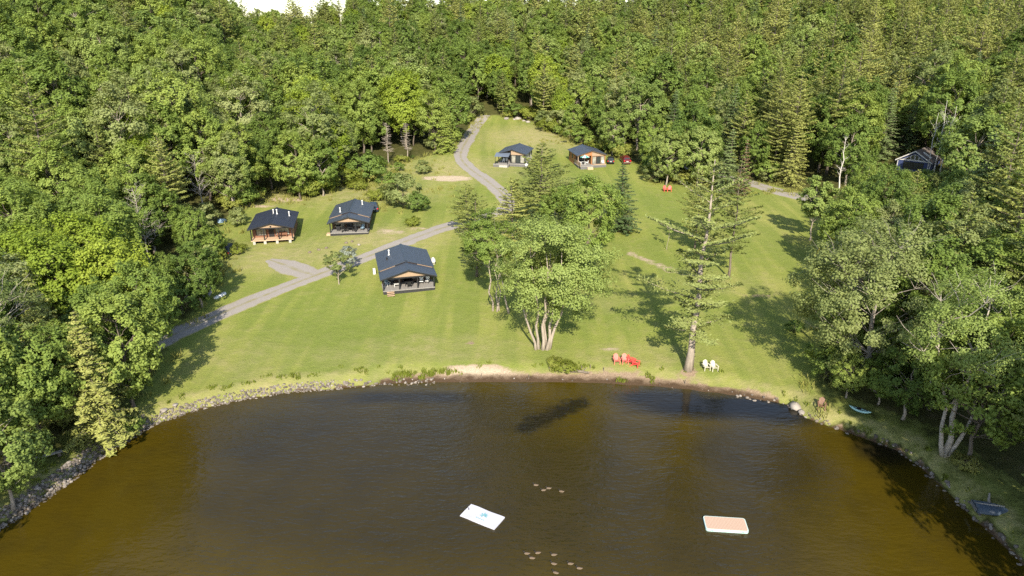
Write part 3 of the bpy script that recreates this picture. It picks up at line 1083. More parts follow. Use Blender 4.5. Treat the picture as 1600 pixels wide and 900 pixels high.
hero('sapling', (1042, 390), 'thin sapling standing alone in the middle of the lawn', 'sapling', 1.0)
hero('small_yellow', (530, 444), 'small yellowish tree beside the lane left of the large front cabin', 'birch_tree', 1.0)
hero('small_silver', (546, 424), 'small silver-leaved tree behind the small yellowish tree', 'willow_tree', 1.0, clear=1)
hero('cedar', (698, 238), 'bright green cone-shaped cedar beside the top bend of the lane', 'cedar_tree', 1.12)
hero('larch_bare', (608, 256), 'bare grey conifer, left one of the pair near the cedar', 'larch_tree', 1.0)
hero('larch_bare', (638, 252), 'bare reddish-grey conifer, right one of the pair near the cedar', 'larch_tree', 0.95, 2.0)
hero('maple_b', (470, 312), 'leafy maple with pale trunks behind the brown cabin', 'maple_tree', 0.95, 0.3)
hero('maple_d', (505, 306), 'smaller maple right of the pale-trunked maple behind the brown cabin', 'maple_tree', 0.9)
hero('maple_c', (425, 296), 'tall dark maple behind the roof of the brown cabin', 'maple_tree', 0.9)
hero('dead_a', (318, 345), 'bare grey dead tree left of the brown cabin', 'dead_tree', 0.95)
hero('dead_a', (236, 428), 'bare grey dead tree among the yellow-green maples', 'dead_tree', 1.05, 1.4, clear=5)
hero('maple_d', (315, 480), 'round green tree over the lane left of the gravel parking patch', 'maple_tree', 0.72, 1.9, clear=4)
hero('bright_a', (120, 560), 'big yellow-green maple above the stone-lined shore', 'maple_tree', 1.0, 0.5, clear=5.5)
hero('bright_a', (205, 545), 'yellow-green maple beside the lane at the wood edge', 'maple_tree', 0.92, 2.1, clear=5.5)
hero('bright_a', (20, 470), 'yellow-green maple at the photo edge behind the dead-limbed ash', 'maple_tree', 0.95, 3.3, clear=5)
hero('bright_a', (165, 505), 'yellow-green maple right below the grey dead tree', 'maple_tree', 0.98, 1.1, clear=4.5)
hero('bright_a', (60, 530), 'yellow-green maple between the drooping hemlock and the photo edge', 'maple_tree', 0.95, 4.1, clear=4.5)
hero('hemlock', (165, 690), 'soft drooping hemlock at the stone-lined shore', 'hemlock_tree', 0.80, 0.3, clear=4)
hero('maple_b', (212, 640), 'dark green maple at the lawn edge by the stone-lined shore', 'maple_tree', 0.90, 0.8, clear=4.5)
hero('thin_ash', (42, 690), 'thin ash with bare pale limbs above the stone-lined shore', 'ash_tree', 0.95, 0.2, clear=4)
hero('hemlock', (100, 650), 'tall drooping hemlock behind the thin bare-limbed ash', 'hemlock_tree', 0.9, 1.3, clear=4)
hero('pale_a', (20, 796), 'leafy tree leaning over the water at the lower left corner', 'maple_tree', 0.72, 1.1, clear=4)
hero('grey_ash', (1345, 600), 'wide ash with grey bare twigs over the lawn by the blue-green kayak', 'ash_tree', 1.08, 0.0, clear=7)
hero('forked_ash', (1474, 712), 'ash with pale forked trunk on the wooded bank', 'ash_tree', 0.95, 0.0, clear=6)
hero('maple_a', (1510, 722), 'dark-trunked maple close beside the pale forked ash', 'maple_tree', 0.9, 2.0, clear=4)
hero('maple_d', (1410, 655), 'low leafy tree hanging over the kayak on the bank', 'maple_tree', 0.72, 1.0, clear=4)
hero('pine_a', (1600, 690), 'big pine at the frame edge above the upturned boat', 'pine_tree', 0.95, 0.7, clear=5)
hero('pine_b', (1570, 580), 'tall pine with layered boughs at the frame edge behind the forked ash', 'pine_tree', 0.95, 1.5, clear=5)
hero('olive_a', (1350, 500), 'grey-green leafy tree at the lawn edge behind the wide ash', 'ash_tree', 0.85, 0.4, clear=5)
hero('dead_birch', (1446, 274), 'bare white birch, leftmost of three beside the blue house', 'birch_tree', 0.82, 0.5, clear=3)
hero('dead_birch', (1458, 274), 'bare white birch, tallest and middle of three beside the blue house', 'birch_tree', 0.98, 2.5, clear=3)
hero('dead_birch', (1468, 276), 'bare white birch, rightmost of three beside the blue house', 'birch_tree', 0.92, 4.0, clear=3)
hero('dead_snag', (1498, 275), 'small white bare birch right of the blue house', 'birch_tree', 0.95, 1.0, clear=2)
hero('dead_snag', (1310, 300), 'white bare snag among the trees left of the blue house', 'birch_tree', 1.15, 2.0, clear=2)

for key, px, lab, s in [('maple_c', (18, 742), 'dark maple on the near bank behind the leaning tree at the corner', 0.85), ('maple_a', (70, 705), 'full green maple on the near bank beside the plank bench', 0.8),
                        ('maple_b', (-40, 690), 'green maple cut by the photo edge above the near stone bank', 0.95), ('maple_d', (130, 668), 'low green maple in front of the tall drooping hemlock', 0.85),
                        ('maple_a', (1560, 690), 'full green maple between the forked ash and the edge pine', 0.9), ('maple_c', (1420, 600), 'tall green maple between the wide ash and the forked ash', 0.95),
                        ('maple_b', (1450, 640), 'green maple in the shade just behind the forked ash', 0.85), ('pine_c', (1625, 800), 'drooping pine leaning in from the edge near the upturned boat', 0.8),
                        ('maple_d', (1322, 622), 'low leafy tree at the foot of the wide ash by the water', 0.42), ('maple_d', (1372, 632), 'low leafy tree beside the kayak under the wide ash', 0.45), ('maple_d', (1390, 560), 'round green tree filling the gap behind the wide ash', 0.9), ('maple_b', (1520, 560), 'green maple behind the forked ash crown', 1.0)]:
    hero(key, px, lab, {'m': 'maple_tree', 'p': 'pine_tree'}[key[0]], s, clear=4.2)
# trees of the same banks that stand just outside the picture and shade the water's edge
for key, x, y, s, lab in [('maple_a', 44.5, 35, 1.55, 'ninth'), ('maple_a', 46.0, 25, 1.6, 'tenth'), ('maple_b', 51, 17, 1.2, 'eleventh'), ('maple_a', -48, 34, 1.15, 'twelfth'), ('maple_b', 45.5, 43, 0.95, 'fourteenth'), ('maple_a', 53, 44, 1.0, 'thirteenth'), ('maple_a', 55, 34, 1.0, 'first'), ('maple_c', 57, 27, 1.05, 'second'), ('maple_b', 60, 42, 1.0, 'third'), ('pine_a', 66, 30, 0.95, 'fourth'), ('maple_b', 56, 18, 1.0, 'fifth'),
                          ('maple_a', -55, 30, 1.0, 'sixth'), ('maple_c', -60, 24, 1.0, 'seventh'), ('maple_b', -62, 40, 1.0, 'eighth')]:
    HERO.append((x, y, 4))
    tree(key, (x, y), '%s leafy bank tree standing just outside the picture' % lab, 'tree', {'m': 'maple_tree', 'p': 'pine_tree'}[key[0]], s)
hero('maple_a', (238, 572), 'leafy maple shading the lower end of the lane', 'maple_tree', 0.78, 0.7, clear=4)

# shrubs
for i, (key, px, s, lab) in enumerate([
        ('shrub_b', (630, 325), 2.0, 'large olive shrub right of the roof of the middle cabin'),
        ('shrub_a', (652, 330), 1.5, 'green shrub beside the lane near the middle cabin'),
        ('shrub_a', (615, 300), 1.7, 'green shrub behind the large olive shrub'),
        ('shrub_c', (590, 312), 1.2, 'low yellow-green shrub behind the middle cabin'),
        ('shrub_c', (560, 296), 1.1, 'low yellow-green shrub at the wood edge behind the middle cabin'),
        ('shrub_a', (575, 283), 2.6, 'tall rounded shrub at the wood edge left of the bare conifers'),
        ('shrub_b', (662, 272), 1.0, 'dull olive shrub beside the bare sandy bank'),
        ('shrub_a', (622, 268), 0.9, 'dark shrub just below the bare grey conifers'),
        ('shrub_c', (645, 352), 0.8, 'low yellow-green shrub close to the lane'),
        ('shrub_c', (884, 580), 0.65, 'bright green shrub on the shore below the many-stemmed maple'),
        ('shrub_c', (866, 570), 0.5, 'little bright shrub at the foot of the many-stemmed maple'),
        ('shrub_a', (207, 676), 0.75, 'green shrub growing through the stone-lined shore'),
        ('shrub_a', (1240, 520), 0.7, 'dark shrub in the shade at the lawn edge'),
        ('shrub_c', (1508, 732), 0.6, 'pale low shrub at the foot of the forked ash'),
        ('shrub_b', (372, 352), 1.0, 'olive shrub against the wall of the brown cabin'),
        ('shrub_c', (372, 395), 0.8, 'yellow-green shrub in front of the brown cabin corner')]):
    hero(key, px, lab, 'shrub', s, i * 1.3, 'shrub', clear=1.5, group='shrubs on the lawn and shore')

# ------------------------------------------------------------------ cabins


def window(parent, x0, x1, z0, z1, y, face=-1, axis='y', glass='glass', bars=1):
    """framed window on a wall; face = outward direction along axis"""
    f, p = Geo(), Geo()
    t, d = 0.07, 0.06

    def bx(g, a0, a1, b0, b1, d0, d1):
        lo, hi = sorted((y + face * d0, y + face * d1))
        if axis == 'y':
            g.box(a0, a1, lo, hi, b0, b1)
        else:
            g.box(lo, hi, a0, a1, b0, b1)
    bx(f, x0, x1, z0, z0 + t, -0.02, d)
    bx(f, x0, x1, z1 - t, z1, -0.02, d)
    bx(f, x0, x0 + t, z0 + t, z1 - t, -0.02, d)
    bx(f, x1 - t, x1, z0 + t, z1 - t, -0.02, d)
    for k in range(bars):
        c = x0 + (x1 - x0) * (k + 1) / (bars + 1)
        bx(f, c - 0.03, c + 0.03, z0 + t, z1 - t, 0.004, d - 0.01)
    w = part('window', f, 'dark_trim', parent)
    bx(p, x0 + t, x1 - t, z0 + t, z1 - t, 0.002, 0.02)
    part('pane', p, glass, w)
    return w


def gable_roof(parent, W, y0, y1, zr, k, mat, name='roof', ov=0.35, th=0.09, cap=True):
    """two ribbed metal slopes, ridge along y"""
    g = Geo()
    e = W / 2 + ov
    for s in (-1, 1):
        g.prism([(0, zr), (s * e, zr - k * e), (s * e, zr - k * e - th), (0, zr - th)] if s > 0 else [(0, zr - th), (s * e, zr - k * e - th), (s * e, zr - k * e), (0, zr)], 'y', y0, y1)
        n = int((y1 - y0) / 0.6)
        for i in range(1, n):
            y = y0 + (y1 - y0) * i / n
            g.prism([(s * 0.12, zr - k * 0.12 + 0.002), (s * (e - 0.02), zr - k * (e - 0.02) + 0.002), (s * (e - 0.02), zr - k * (e - 0.02) + 0.03), (s * 0.12, zr - k * 0.12 + 0.03)], 'y', y - 0.025, y + 0.025)
    r = part(name, g, mat, parent)
    if cap:
        c = Geo()
        c.prism([(-0.22, zr - 0.22 * k + 0.05), (0, zr + 0.055), (0.22, zr - 0.22 * k + 0.05), (0, zr + 0.085)], 'y', y0 - 0.02, y1 + 0.02)
        part('ridge_cap', c, mat, r)
    return r


def fascia(parent, W, y, zr, k, mat, ov=0.35, h=0.22, th=0.05):
    g = Geo()
    e = W / 2 + ov
    for s in (-1, 1):
        poly = [(0, zr - 0.10), (s * e, zr - k * e - 0.10), (s * e, zr - k * e - 0.10 - h), (0, zr - 0.10 - h)]
        g.prism(poly, 'y', y, y + th)
    part('fascia', g, mat, parent)


def vent(parent, x, y, z, mat='white_paint', h=0.75, r=0.10):
    g = Geo()
    g.tube([(x, y, z - 0.15), (x, y, z + h)], r, 8)
    g.tube([(x, y, z + h), (x, y, z + h + 0.05), (x, y, z + h + 0.16)], [r * 1.7, r * 1.7, r * 0.5], 8)
    g.tube([(x, y, z - 0.02), (x, y, z + 0.10)], [r * 2.1, r * 1.1], 8)
    part('vent_pipe', g, mat, parent)


def cabin_a(label, px_l, px_r, L, dp, df, wallh, k, siding, deckmat, roofmat, skirt, stepped, gabmat, yaw=None, drop=0.30, glass='glass', blocks=False, Wfix=None):
    a, b = P(*px_l), P(*px_r)
    c = (a + b) / 2
    W = Wfix or (b - a).length
    rz = math.atan2(b.y - a.y, b.x - a.x) if yaw is None else yaw
    z = min(a.z, b.z) - 0.05
    t = thing('cabin', label, 'cabin', (c.x, c.y, z), rz)
    hw = W / 2
    df += 0.05
    ze = df + wallh
    zr = ze + k * (hw + 0.0)
    yb = L
    iw = hw - 0.12

    def wall(g, nm='wall'):
        return part(nm, g, siding, t)
    # walls: front, back, sides (the sides stand between front and back)
    roof_at = lambda x: zr - k * abs(x) - 0.10
    fr = [(-iw, df), (iw, df), (iw, roof_at(iw)), (0, roof_at(0)), (-iw, roof_at(iw))]
    wall(Geo().prism(fr, 'y', dp, dp + 0.15))
    bk = [(-iw, -0.6), (iw, -0.6), (iw, roof_at(iw)), (0, roof_at(0)), (-iw, roof_at(iw))]
    wall(Geo().prism(bk, 'y', yb - 0.15, yb))
    for s in (-1, 1):
        wall(Geo().box(*sorted((s * iw, s * (iw - 0.15))), dp + 0.15, yb - 0.15, -0.6, roof_at(iw)))
    # deck and what carries it
    part('deck', Geo().box(-hw, hw, 0, dp + 0.002, df - 0.14, df), deckmat, t)
    if blocks:
        for x in (-hw + 0.5, -hw * 0.35, hw * 0.22, hw - 0.6):
            part('concrete_block', Geo().box(x - 0.22, x + 0.22, 0.08, 0.5, -0.5, df - 0.145), 'concrete', t)
        part('under_floor', Geo().box(-hw + 0.25, hw - 0.25, 1.2, dp - 0.01, -0.6, df - 0.15), 'dark_trim', t)
    else:
        part('skirting', Geo().box(-hw + 0.03, hw - 0.03, 0.03, dp - 0.01, -0.7, df - 0.145), skirt, t)
    # porch roof
    pz = zr - (drop if stepped else 0)
    if stepped:
        gable_roof(t, W, -0.35, dp + 0.1, pz, k, roofmat, 'porch_roof')
        gable_roof(t, W, dp - 0.15, yb + 0.35, zr, k, roofmat)
        # light boards show in the step between the roofs
        e = hw + 0.1
        for s in (-1, 1):
            g = Geo()
            g.prism([(s * e, zr - k * e - 0.10), (s * e * 0.42, zr - k * e * 0.42 - 0.10), (s * e * 0.42, pz - k * e * 0.42 + 0.01), (s * e, pz - k * e + 0.01)], 'y', dp - 0.10, dp - 0.04)
            part('step_board', g, 'light_wood', t)
        fascia(t, W, dp - 0.21, zr + 0.02, k, roofmat, h=0.05)
    else:
        gable_roof(t, W, -0.35, yb + 0.35, zr, k, roofmat)
    ey = pz - k * hw
    fascia(t, W, -0.41, pz, k, 'dark_trim', h=0.16)
    tie = ey - 0.10
    gm = hw - 0.75 if stepped else hw - 0.1
    part('gable_panel', Geo().prism([(-gm, tie + 0.1), (gm, tie + 0.1), (0, pz - 0.16)], 'y', -0.12, -0.06), gabmat, t)
    part('beam', Geo().box(-hw, hw, -0.10, 0.08, tie - 0.14, tie + 0.07), 'dark_trim', t)
    for x in (-hw + 0.12, -hw * 0.36, hw * 0.34, hw - 0.12):
        part('post', Geo().box(x - 0.09, x + 0.09, 0.06, 0.24, df + 0.001, tie - 0.15), 'dark_trim', t)
    # door and windows on the porch
    f0 = df + 0.02
    window(t, -hw * 0.80, -hw * 0.32, f0 + 0.35, f0 + 2.05, dp, -1, 'y', glass, 1)
    window(t, hw * 0.12, hw * 0.78, f0 + 0.25, f0 + 2.05, dp, -1, 'y', glass, 2)
    d = part('door', Geo().box(-hw * 0.20, -hw * 0.20 + 0.95, dp - 0.05, dp + 0.02, f0, f0 + 2.05), 'dark_trim', t)
    part('handle', Geo().tube([(-hw * 0.20 + 0.85, dp - 0.10, f0 + 0.95), (-hw * 0.20 + 0.85, dp - 0.10, f0 + 1.15)], 0.02, 6), 'chrome', d)
    # side windows
    for s in (-1, 1):
        for y in (dp + 1.6, dp + (yb - dp) * 0.55):
            window(t, y, y + 1.2, df + 0.9, df + 1.95, s * iw, s, 'x', 'glass', 1)
        part('corner_board', Geo().box(*sorted((s * (iw + 0.003), s * (iw + 0.05))), dp - 0.01, dp + 0.16, df + 0.002, roof_at(iw) - 0.02), 'light_wood' if siding != 'brown_siding' else 'brown_siding', t)
    return t, W, df, zr, dp


def local(t, x, y, z=0.0):
    c, s = math.cos(t.rotation_euler.z), math.sin(t.rotation_euler.z)
    return (t.location.x + c * x - s * y, t.location.y + s * x + c * y, t.location.z + z)


c1, W1, d1, z1, p1 = cabin_a('large dark-roofed cabin with black skirting nearest the lake', (599, 461), (680, 453), 11.6, 3.3, 0.62, 2.35, 0.30, 'brown_siding', 'grey_deck', 'roof_metal', 'dark_skirting', True, 'light_wood')
for i in range(3):
    part('step', Geo().box(-W1 / 2 + 0.55, -W1 / 2 + 1.65, -0.30 * (i + 1), -0.30 * i - 0.05, d1 - 0.17 * (i + 1) - 0.06, d1 - 0.17 * (i + 1)), 'deck_wood', c1)
for x in (-W1 / 2 + 0.60, -W1 / 2 + 1.52):
    part('stringer', Geo().prism([(0.0, d1 - 0.16), (-0.92, d1 - 0.62), (-0.92, -0.3), (0.0, -0.3)], 'x', x, x + 0.08), 'dark_trim', c1)
vent(c1, -2.2, 8.6, z1 - 0.30 * 2.2)
vent(c1, -2.7, 6.6, z1 - 0.30 * 2.7, 'dark_trim', 0.3)
c2_, W2, d2, z2, p2 = cabin_a('brown cabin with dark navy roof on concrete blocks by the trees', (393, 383), (459, 379), 10.5, 2.0, 0.75, 2.3, 0.26, 'red_brown_siding', 'deck_wood', 'roof_metal_dark', 'dark_skirting', False, 'light_wood', blocks=True, glass='curtain_glass')
vent(c2_, 0.5, 6.3, z2 - 0.1)
vent(c2_, -0.1, 6.2, z2 - 0.05)
vent(c2_, 2.6, 6.6, z2 - 0.7)
part('gable_vent', Geo().tube([(0, -0.14, z2 - 0.75), (0, -0.11, z2 - 0.75)], 0.16, 8), 'dark_trim', c2_)
c3, W3, d3, z3, p3 = cabin_a('middle grey-roofed cabin with dark skirting above the lane', (516, 369), (576, 366), 12.0, 2.8, 0.60, 2.35, 0.30, 'brown_siding', 'grey_deck', 'roof_metal', 'dark_skirting', True, 'light_wood', glass='curtain_glass')
vent(c3, -1.9, 4.2, z3 - 0.55)
vent(c3, 1.7, 9.5, z3 - 0.5)
part('step', Geo().box(-W3 / 2 - 0.7, -W3 / 2 - 0.005, 0.3, 1.4, -0.3, 0.35), 'deck_wood', c3)


def cabin_b(label, loc, rz, W, L, split, kind):
    """gabled cabin whose one half steps back behind an open deck"""
    t = thing('cabin', label, 'cabin', loc, rz)
    hw, k, df = W / 2, 0.30, 0.75
    ze, back = df + 2.5, 3.6
    zr = ze + k * hw
    ra = lambda x: zr - k * abs(x) - 0.10
    side = 'cream_siding' if kind == 'glass' else 'orange_siding'
    iw = hw - 0.1
    # deck
    fwd = 2.2
    part('deck', Geo().box(-hw, hw, -0.8, back - 0.002, df - 0.15, df), 'grey_deck', t)
    part('deck_extension', Geo().box(-hw - (0.9 if kind == 'glass' else -0.2), split, -fwd, -0.803, df - 0.17, df - 0.01), 'grey_deck', t)
    part('skirting', Geo().box(-hw + 0.1, hw - 0.05, -0.75, back - 0.05, -0.8, df - 0.155), 'grey_skirting', t)
    part('skirting', Geo().box(-hw - (0.8 if kind == 'glass' else -0.3), split - 0.05, -fwd + 0.06, -0.76, -0.8, df - 0.175), 'grey_skirting', t)
    # front room (right half)
    part('wall', Geo().prism([(split, df + 0.001), (split, ra(split)), (0, ra(0)), (iw, ra(iw)), (iw, df + 0.001)] if split < 0 else [(split, df + 0.001), (split, ra(split)), (iw, ra(iw)), (iw, df + 0.001)], 'y', 0, 0.12), 'dark_trim' if kind == 'glass' else 'orange_siding', t)
    part('wall', Geo().box(iw - 0.12, iw, 0.12, L - 0.12, -0.6, ra(iw)), side, t)
    part('wall', Geo().box(split, split + 0.12, 0.12, back, df + 0.001, ra(max(abs(split), 0.12)) - 0.04), 'orange_siding' if kind != 'glass' else 'brown_siding', t)
    part('wall', Geo().prism([(-iw, df + 0.001), (-iw, ra(iw)), (min(split, 0), ra(min(abs(split), hw))), (split, ra(abs(split))), (split, df + 0.001)], 'y', back, back + 0.12), 'brown_siding' if kind == 'glass' else 'orange_siding', t)
    part('wall', Geo().box(-iw, -iw + 0.12, back + 0.12, L - 0.12, -0.6, ra(iw)), side, t)
    part('wall', Geo().prism([(-iw, -0.6), (iw, -0.6), (iw, ra(iw)), (0, ra(0)), (-iw, ra(iw))], 'y', L - 0.12, L), side, t)
    gable_roof(t, W, -0.35, L + 0.35, zr, k, 'roof_metal', ov=0.3)
    fascia(t, W, -0.41, zr, k, 'dark_trim' if kind == 'glass' else 'brown_siding', ov=0.3, h=0.12)
    # light wooden gable over the front room
    a, b = split + 0.15, iw - 0.1
    part('gable_panel', Geo().prism([(a, ze - 0.35), (b, ze - 0.35), (b, ra(b) - 0.08), (a, ra(a) - 0.08)], 'y', -0.06, -0.01), 'light_wood', t)
    n = 3
    for i in range(n):
        x0 = a + 0.1 + (b - a - 0.2) * i / n
        window(t, x0, x0 + (b - a - 0.2) / n - 0.04, df + 0.12, ze - 0.45, 0, -1, 'y', 'curtain_glass' if i != 1 else 'glass', 0)
    window(t, -iw + 0.5, split - 0.5, df + 0.2, df + 2.1, back, -1, 'y', 'glass', 1)
    for s in (-1, 1):
        for y in (back + 1.2, back + 4.2):
            if y + 1.1 < L:
                window(t, y, y + 1.1, df + 0.9, df + 1.9, s * iw, s, 'x', 'glass', 1)
    part('post', Geo().box(-hw + 0.05, -hw + 0.22, -0.12, 0.05, df + 0.001, ra(hw - 0.05) - 0.02), 'brown_siding' if kind == 'glass' else 'light_wood', t)
    if kind == 'glass':
        part('awning', Geo().prism([(-2.3, ze - 0.55), (0.0, ze + 0.05), (0.0, ze + 0.11), (-2.3, ze - 0.48)], 'x', -hw - 0.5, split - 0.02), 'awning_metal', t)
        for x in (-hw - 0.35, split - 0.3):
            part('awning_post', Geo().box(x, x + 0.1, -2.2, -2.1, df, ze - 0.54), 'dark_trim', t)
        part('lattice', Geo().box(-hw + 0.7, split - 0.4, -fwd - 0.02, -fwd + 0.04, -0.1, df - 0.2), 'concrete', t)
    else:
        part('gable_panel', Geo().prism([(-iw + 0.1, ze - 0.25), (split - 0.02, ze - 0.25), (split - 0.02, ra(abs(split)) - 0.02), (-iw + 0.1, ra(iw) - 0.02)], 'y', -0.07, -0.01), 'orange_siding', t)
        part('railing', Geo().box(-hw + 0.12, -hw + 0.22, -fwd, back - 0.1, df + 0.001, df + 0.95), 'light_wood', t)
        part('railing', Geo().box(split + 0.4, hw - 0.1, -0.78, -0.70, df + 0.001, df + 0.25), 'light_wood', t)
        for i in range(2):
            part('step', Geo().box(split - 1.6, split - 0.2, -fwd - 0.3 * (i + 1), -fwd - 0.3 * i - 0.004, -0.4, df - 0.22 * (i + 1)), 'deck_wood', t)
    return t, df


q4 = P(800, 259)
c4, d4 = cabin_b('glass-fronted cabin with cream side wall and blue-grey awning', (q4.x, q4.y, q4.z - 0.1), R(-12), 7.2, 9.5, -0.4, 'glass')
q5 = P(924, 261)
c5, d5 = cabin_b('orange wooden cabin with teal umbrella beside the two parked cars', (q5.x, q5.y, q5.z - 0.1), R(10), 7.4, 9.0, -0.1, 'orange')


# ------------------------------------------------------------------ blue house in the trees
def blue_house():
    p = P(1425, 268)
    t = thing('blue_house', 'dark blue gabled house with white trim half hidden in the trees', 'house', (p.x, p.y, p.z), R(-44), None, 0.82)
    hw, L, ze, k = 4.2, 10.0, 3.1, 0.62
    zr = ze + k * hw
    g = [(-hw, -0.5), (hw, -0.5), (hw, ze), (0, zr - 0.02), (-hw, ze)]
    part('wall', Geo().prism(g, 'y', 0, 0.15), 'blue_siding', t)
    part('wall', Geo().prism(g, 'y', L - 0.15, L), 'blue_siding', t)
    for s in (-1, 1):
        part('wall', Geo().box(*sorted((s * hw, s * (hw - 0.15))), 0.15, L - 0.15, -0.5, ze), 'blue_siding', t)
    r = Geo()
    e = hw + 0.5
    for s in (-1, 1):
        r.prism([(0, zr + 0.16), (s * e, zr + 0.16 - k * e), (s * e, zr - k * e), (0, zr)], 'y', -0.6, L + 0.5)
    rf = part('roof', r, 'shingle', t)
    part('skylight', Geo().prism([(1.2, zr + 0.18 - k * 1.2), (3.4, zr + 0.18 - k * 3.4), (3.4, zr + 0.25 - k * 3.4), (1.2, zr + 0.25 - k * 1.2)], 'y', 2.2, 3.6), 'white_paint', rf)
    b = Geo()
    for s in (-1, 1):
        b.prism([(0, zr + 0.17), (s * e, zr + 0.17 - k * e), (s * e, zr - 0.15 - k * e), (0, zr - 0.15)], 'y', -0.66, -0.605)
    part('barge_board', b, 'white_paint', t)
    part('trim', Geo().box(-hw + 0.2, hw - 0.2, -0.09, -0.002, ze - 0.2, ze + 0.05), 'white_paint', t)
    # fan of windows under the gable
    for x0, x1 in ((-2.9, -1.1), (-0.95, -0.1), (0.1, 0.95), (1.1, 2.9)):
        zt0, zt1 = (zr - 0.85 - k * abs(x) for x in (x0, x1))
        f = Geo()
        for a, b2 in (((x0, ze + 0.1), (x1, ze + 0.1)), ((x0, zt0), (x1, zt1)), ((x0, ze + 0.1), (x0, zt0)), ((x1, ze + 0.1), (x1, zt1))):
            f.tube([(a[0], -0.05, a[1]), (b2[0], -0.05, b2[1])], 0.07, 4)
        w = part('window', f, 'white_paint', t)
        part('pane', Geo().prism([(x0, ze + 0.1), (x1, ze + 0.1), (x1, zt1), (x0, zt0)], 'y', -0.03, -0.004), 'glass', w)
    for s in (-1, 1):
        part('corner_board', Geo().box(*sorted((s * (hw + 0.004), s * (hw - 0.18))), -0.06, -0.003, -0.4, ze - 0.25), 'white_paint', t)
    window(t, -2.6, 2.6, 0.6, 2.6, 0, -1, 'y', 'glass', 3)


blue_house()


# ------------------------------------------------------------------ vehicles
def car(label, loc, rz, paint, L=4.6, W=1.84, Ht=1.62):
    t = thing('parked_car', label, 'car', loc, rz)
    # stations along y (rear at -L/2): y, roof/bonnet height, half width at the top
    st = [(-0.50, 0.80, 0.80), (-0.485, 1.02, 0.80), (-0.44, 1.12, 0.74), (-0.36, 1.52, 0.62), (-0.28, Ht, 0.60), (0.02, Ht, 0.60), (0.08, Ht - 0.04, 0.60), (0.23, 1.06, 0.70), (0.30, 1.01, 0.76), (0.45, 0.90, 0.76), (0.49, 0.70, 0.74), (0.50, 0.55, 0.74)]
    vs, fs = [], []
    for f, zt, wt in st:
        y = f * L
        hb = W / 2 * (0.96 if abs(f) > 0.47 else 1.0)
        zb = min(0.92, zt - 0.05)
        for x, z in ((-hb * 0.94, 0.24), (-hb, 0.55), (-hb * 0.985, zb), (-wt * W / 1.84, zt), (0, zt + 0.03), (wt * W / 1.84, zt), (hb * 0.985, zb), (hb, 0.55), (hb * 0.94, 0.24)):
            vs.append((x, y, z))
    n = 9
    for i in range(len(st) - 1):
        for k in range(n - 1):
            fs.append((i * n + k, i * n + k + 1, (i + 1) * n + k + 1, (i + 1) * n + k))
        fs.append((i * n + n - 1, i * n, (i + 1) * n, (i + 1) * n + n - 1))
    fs.append(tuple(range(n)))
    fs.append(tuple((len(st) - 1) * n + k for k in range(n - 1, -1, -1)))
    b = part('body', Geo().add(vs, fs), paint, t, False)
    bv = b.modifiers.new('edge', 'BEVEL')
    bv.width, bv.segments, bv.limit_method, bv.angle_limit = 0.05, 2, 'ANGLE', R(25)
    # glass
    part('rear_window', Geo().add([(-0.62, -0.432 * L, 1.16), (0.62, -0.432 * L, 1.16), (0.52, -0.370 * L, 1.48), (-0.52, -0.370 * L, 1.48)], [(0, 1, 2, 3)]).add([(-0.62, -0.425 * L, 1.16), (0.62, -0.425 * L, 1.16), (0.52, -0.36 * L, 1.48), (-0.52, -0.36 * L, 1.48)], [(3, 2, 1, 0)]), 'glass', t).location.y = -0.022
    for s in (-1, 1):
        g = Geo()
        g.prism([(-0.34 * L, 1.0), (0.17 * L, 1.0), (0.06 * L, Ht - 0.12), (-0.29 * L, Ht - 0.12)], 'x', -0.012, 0.012)
        w = part('side_window', g, 'glass', t)
        w.location = (s * 0.775, 0, 0)
        w.rotation_euler = (0, -s * R(23), 0)
        w.location = (s * (0.775 + 0.40), 0, 0.02)
        part('tail_light', Geo().box(*sorted((s * 0.60, s * 0.86)), -L / 2 - 0.02, -L / 2 + 0.05, 0.74, 0.98), 'tail_light', t)
        part('headlight', Geo().box(*sorted((s * 0.50, s * 0.82)), L / 2 - 0.09, L / 2 + 0.015, 0.60, 0.74), 'chrome', t)
        for y in (-0.29 * L, 0.31 * L):
            wh = part('wheel', Geo().tube([(s * (W / 2 - 0.20), y, 0.33), (s * (W / 2 + 0.015), y, 0.33)], 0.33, 14), 'rubber', t)
            part('rim', Geo().tube([(s * (W / 2 - 0.02), y, 0.33), (s * (W / 2 + 0.025), y, 0.33)], 0.20, 10), 'chrome', wh)
    part('rear_bumper', Geo().box(-0.82, 0.82, -L / 2 - 0.06, -L / 2 + 0.08, 0.38, 0.56), 'chrome' if paint == 'red_car_paint' else 'black_plastic', t)
    part('number_plate', Geo().box(-0.26, 0.26, -L / 2 - 0.03, -L / 2 + 0.02, 0.66, 0.80), 'white_paint', t)
    return t


for lab, px, rz, paint, sc_ in [('black car parked next to the orange cabin', (955, 256), R(-6), 'black_car_paint', 1.0), ('dark red car parked right of the black car', (978, 256), R(4), 'red_car_paint', 1.12),
                                ('dark blue car tucked behind the wall of the middle cabin', (582, 331), R(12), 'blue_car_paint', 1.0), ('dark blue vehicle parked in tree shade left of the brown cabin', (352, 400), R(4), 'blue_car_paint', 1.05)]:
    p = P(*px)
    c = car(lab, (p.x, p.y + 1.5, H(p.x, p.y + 1.5) + 0.02), rz, paint)
    c.scale = (sc_,) * 3
    c.rotation_euler.x = math.atan(0.055)


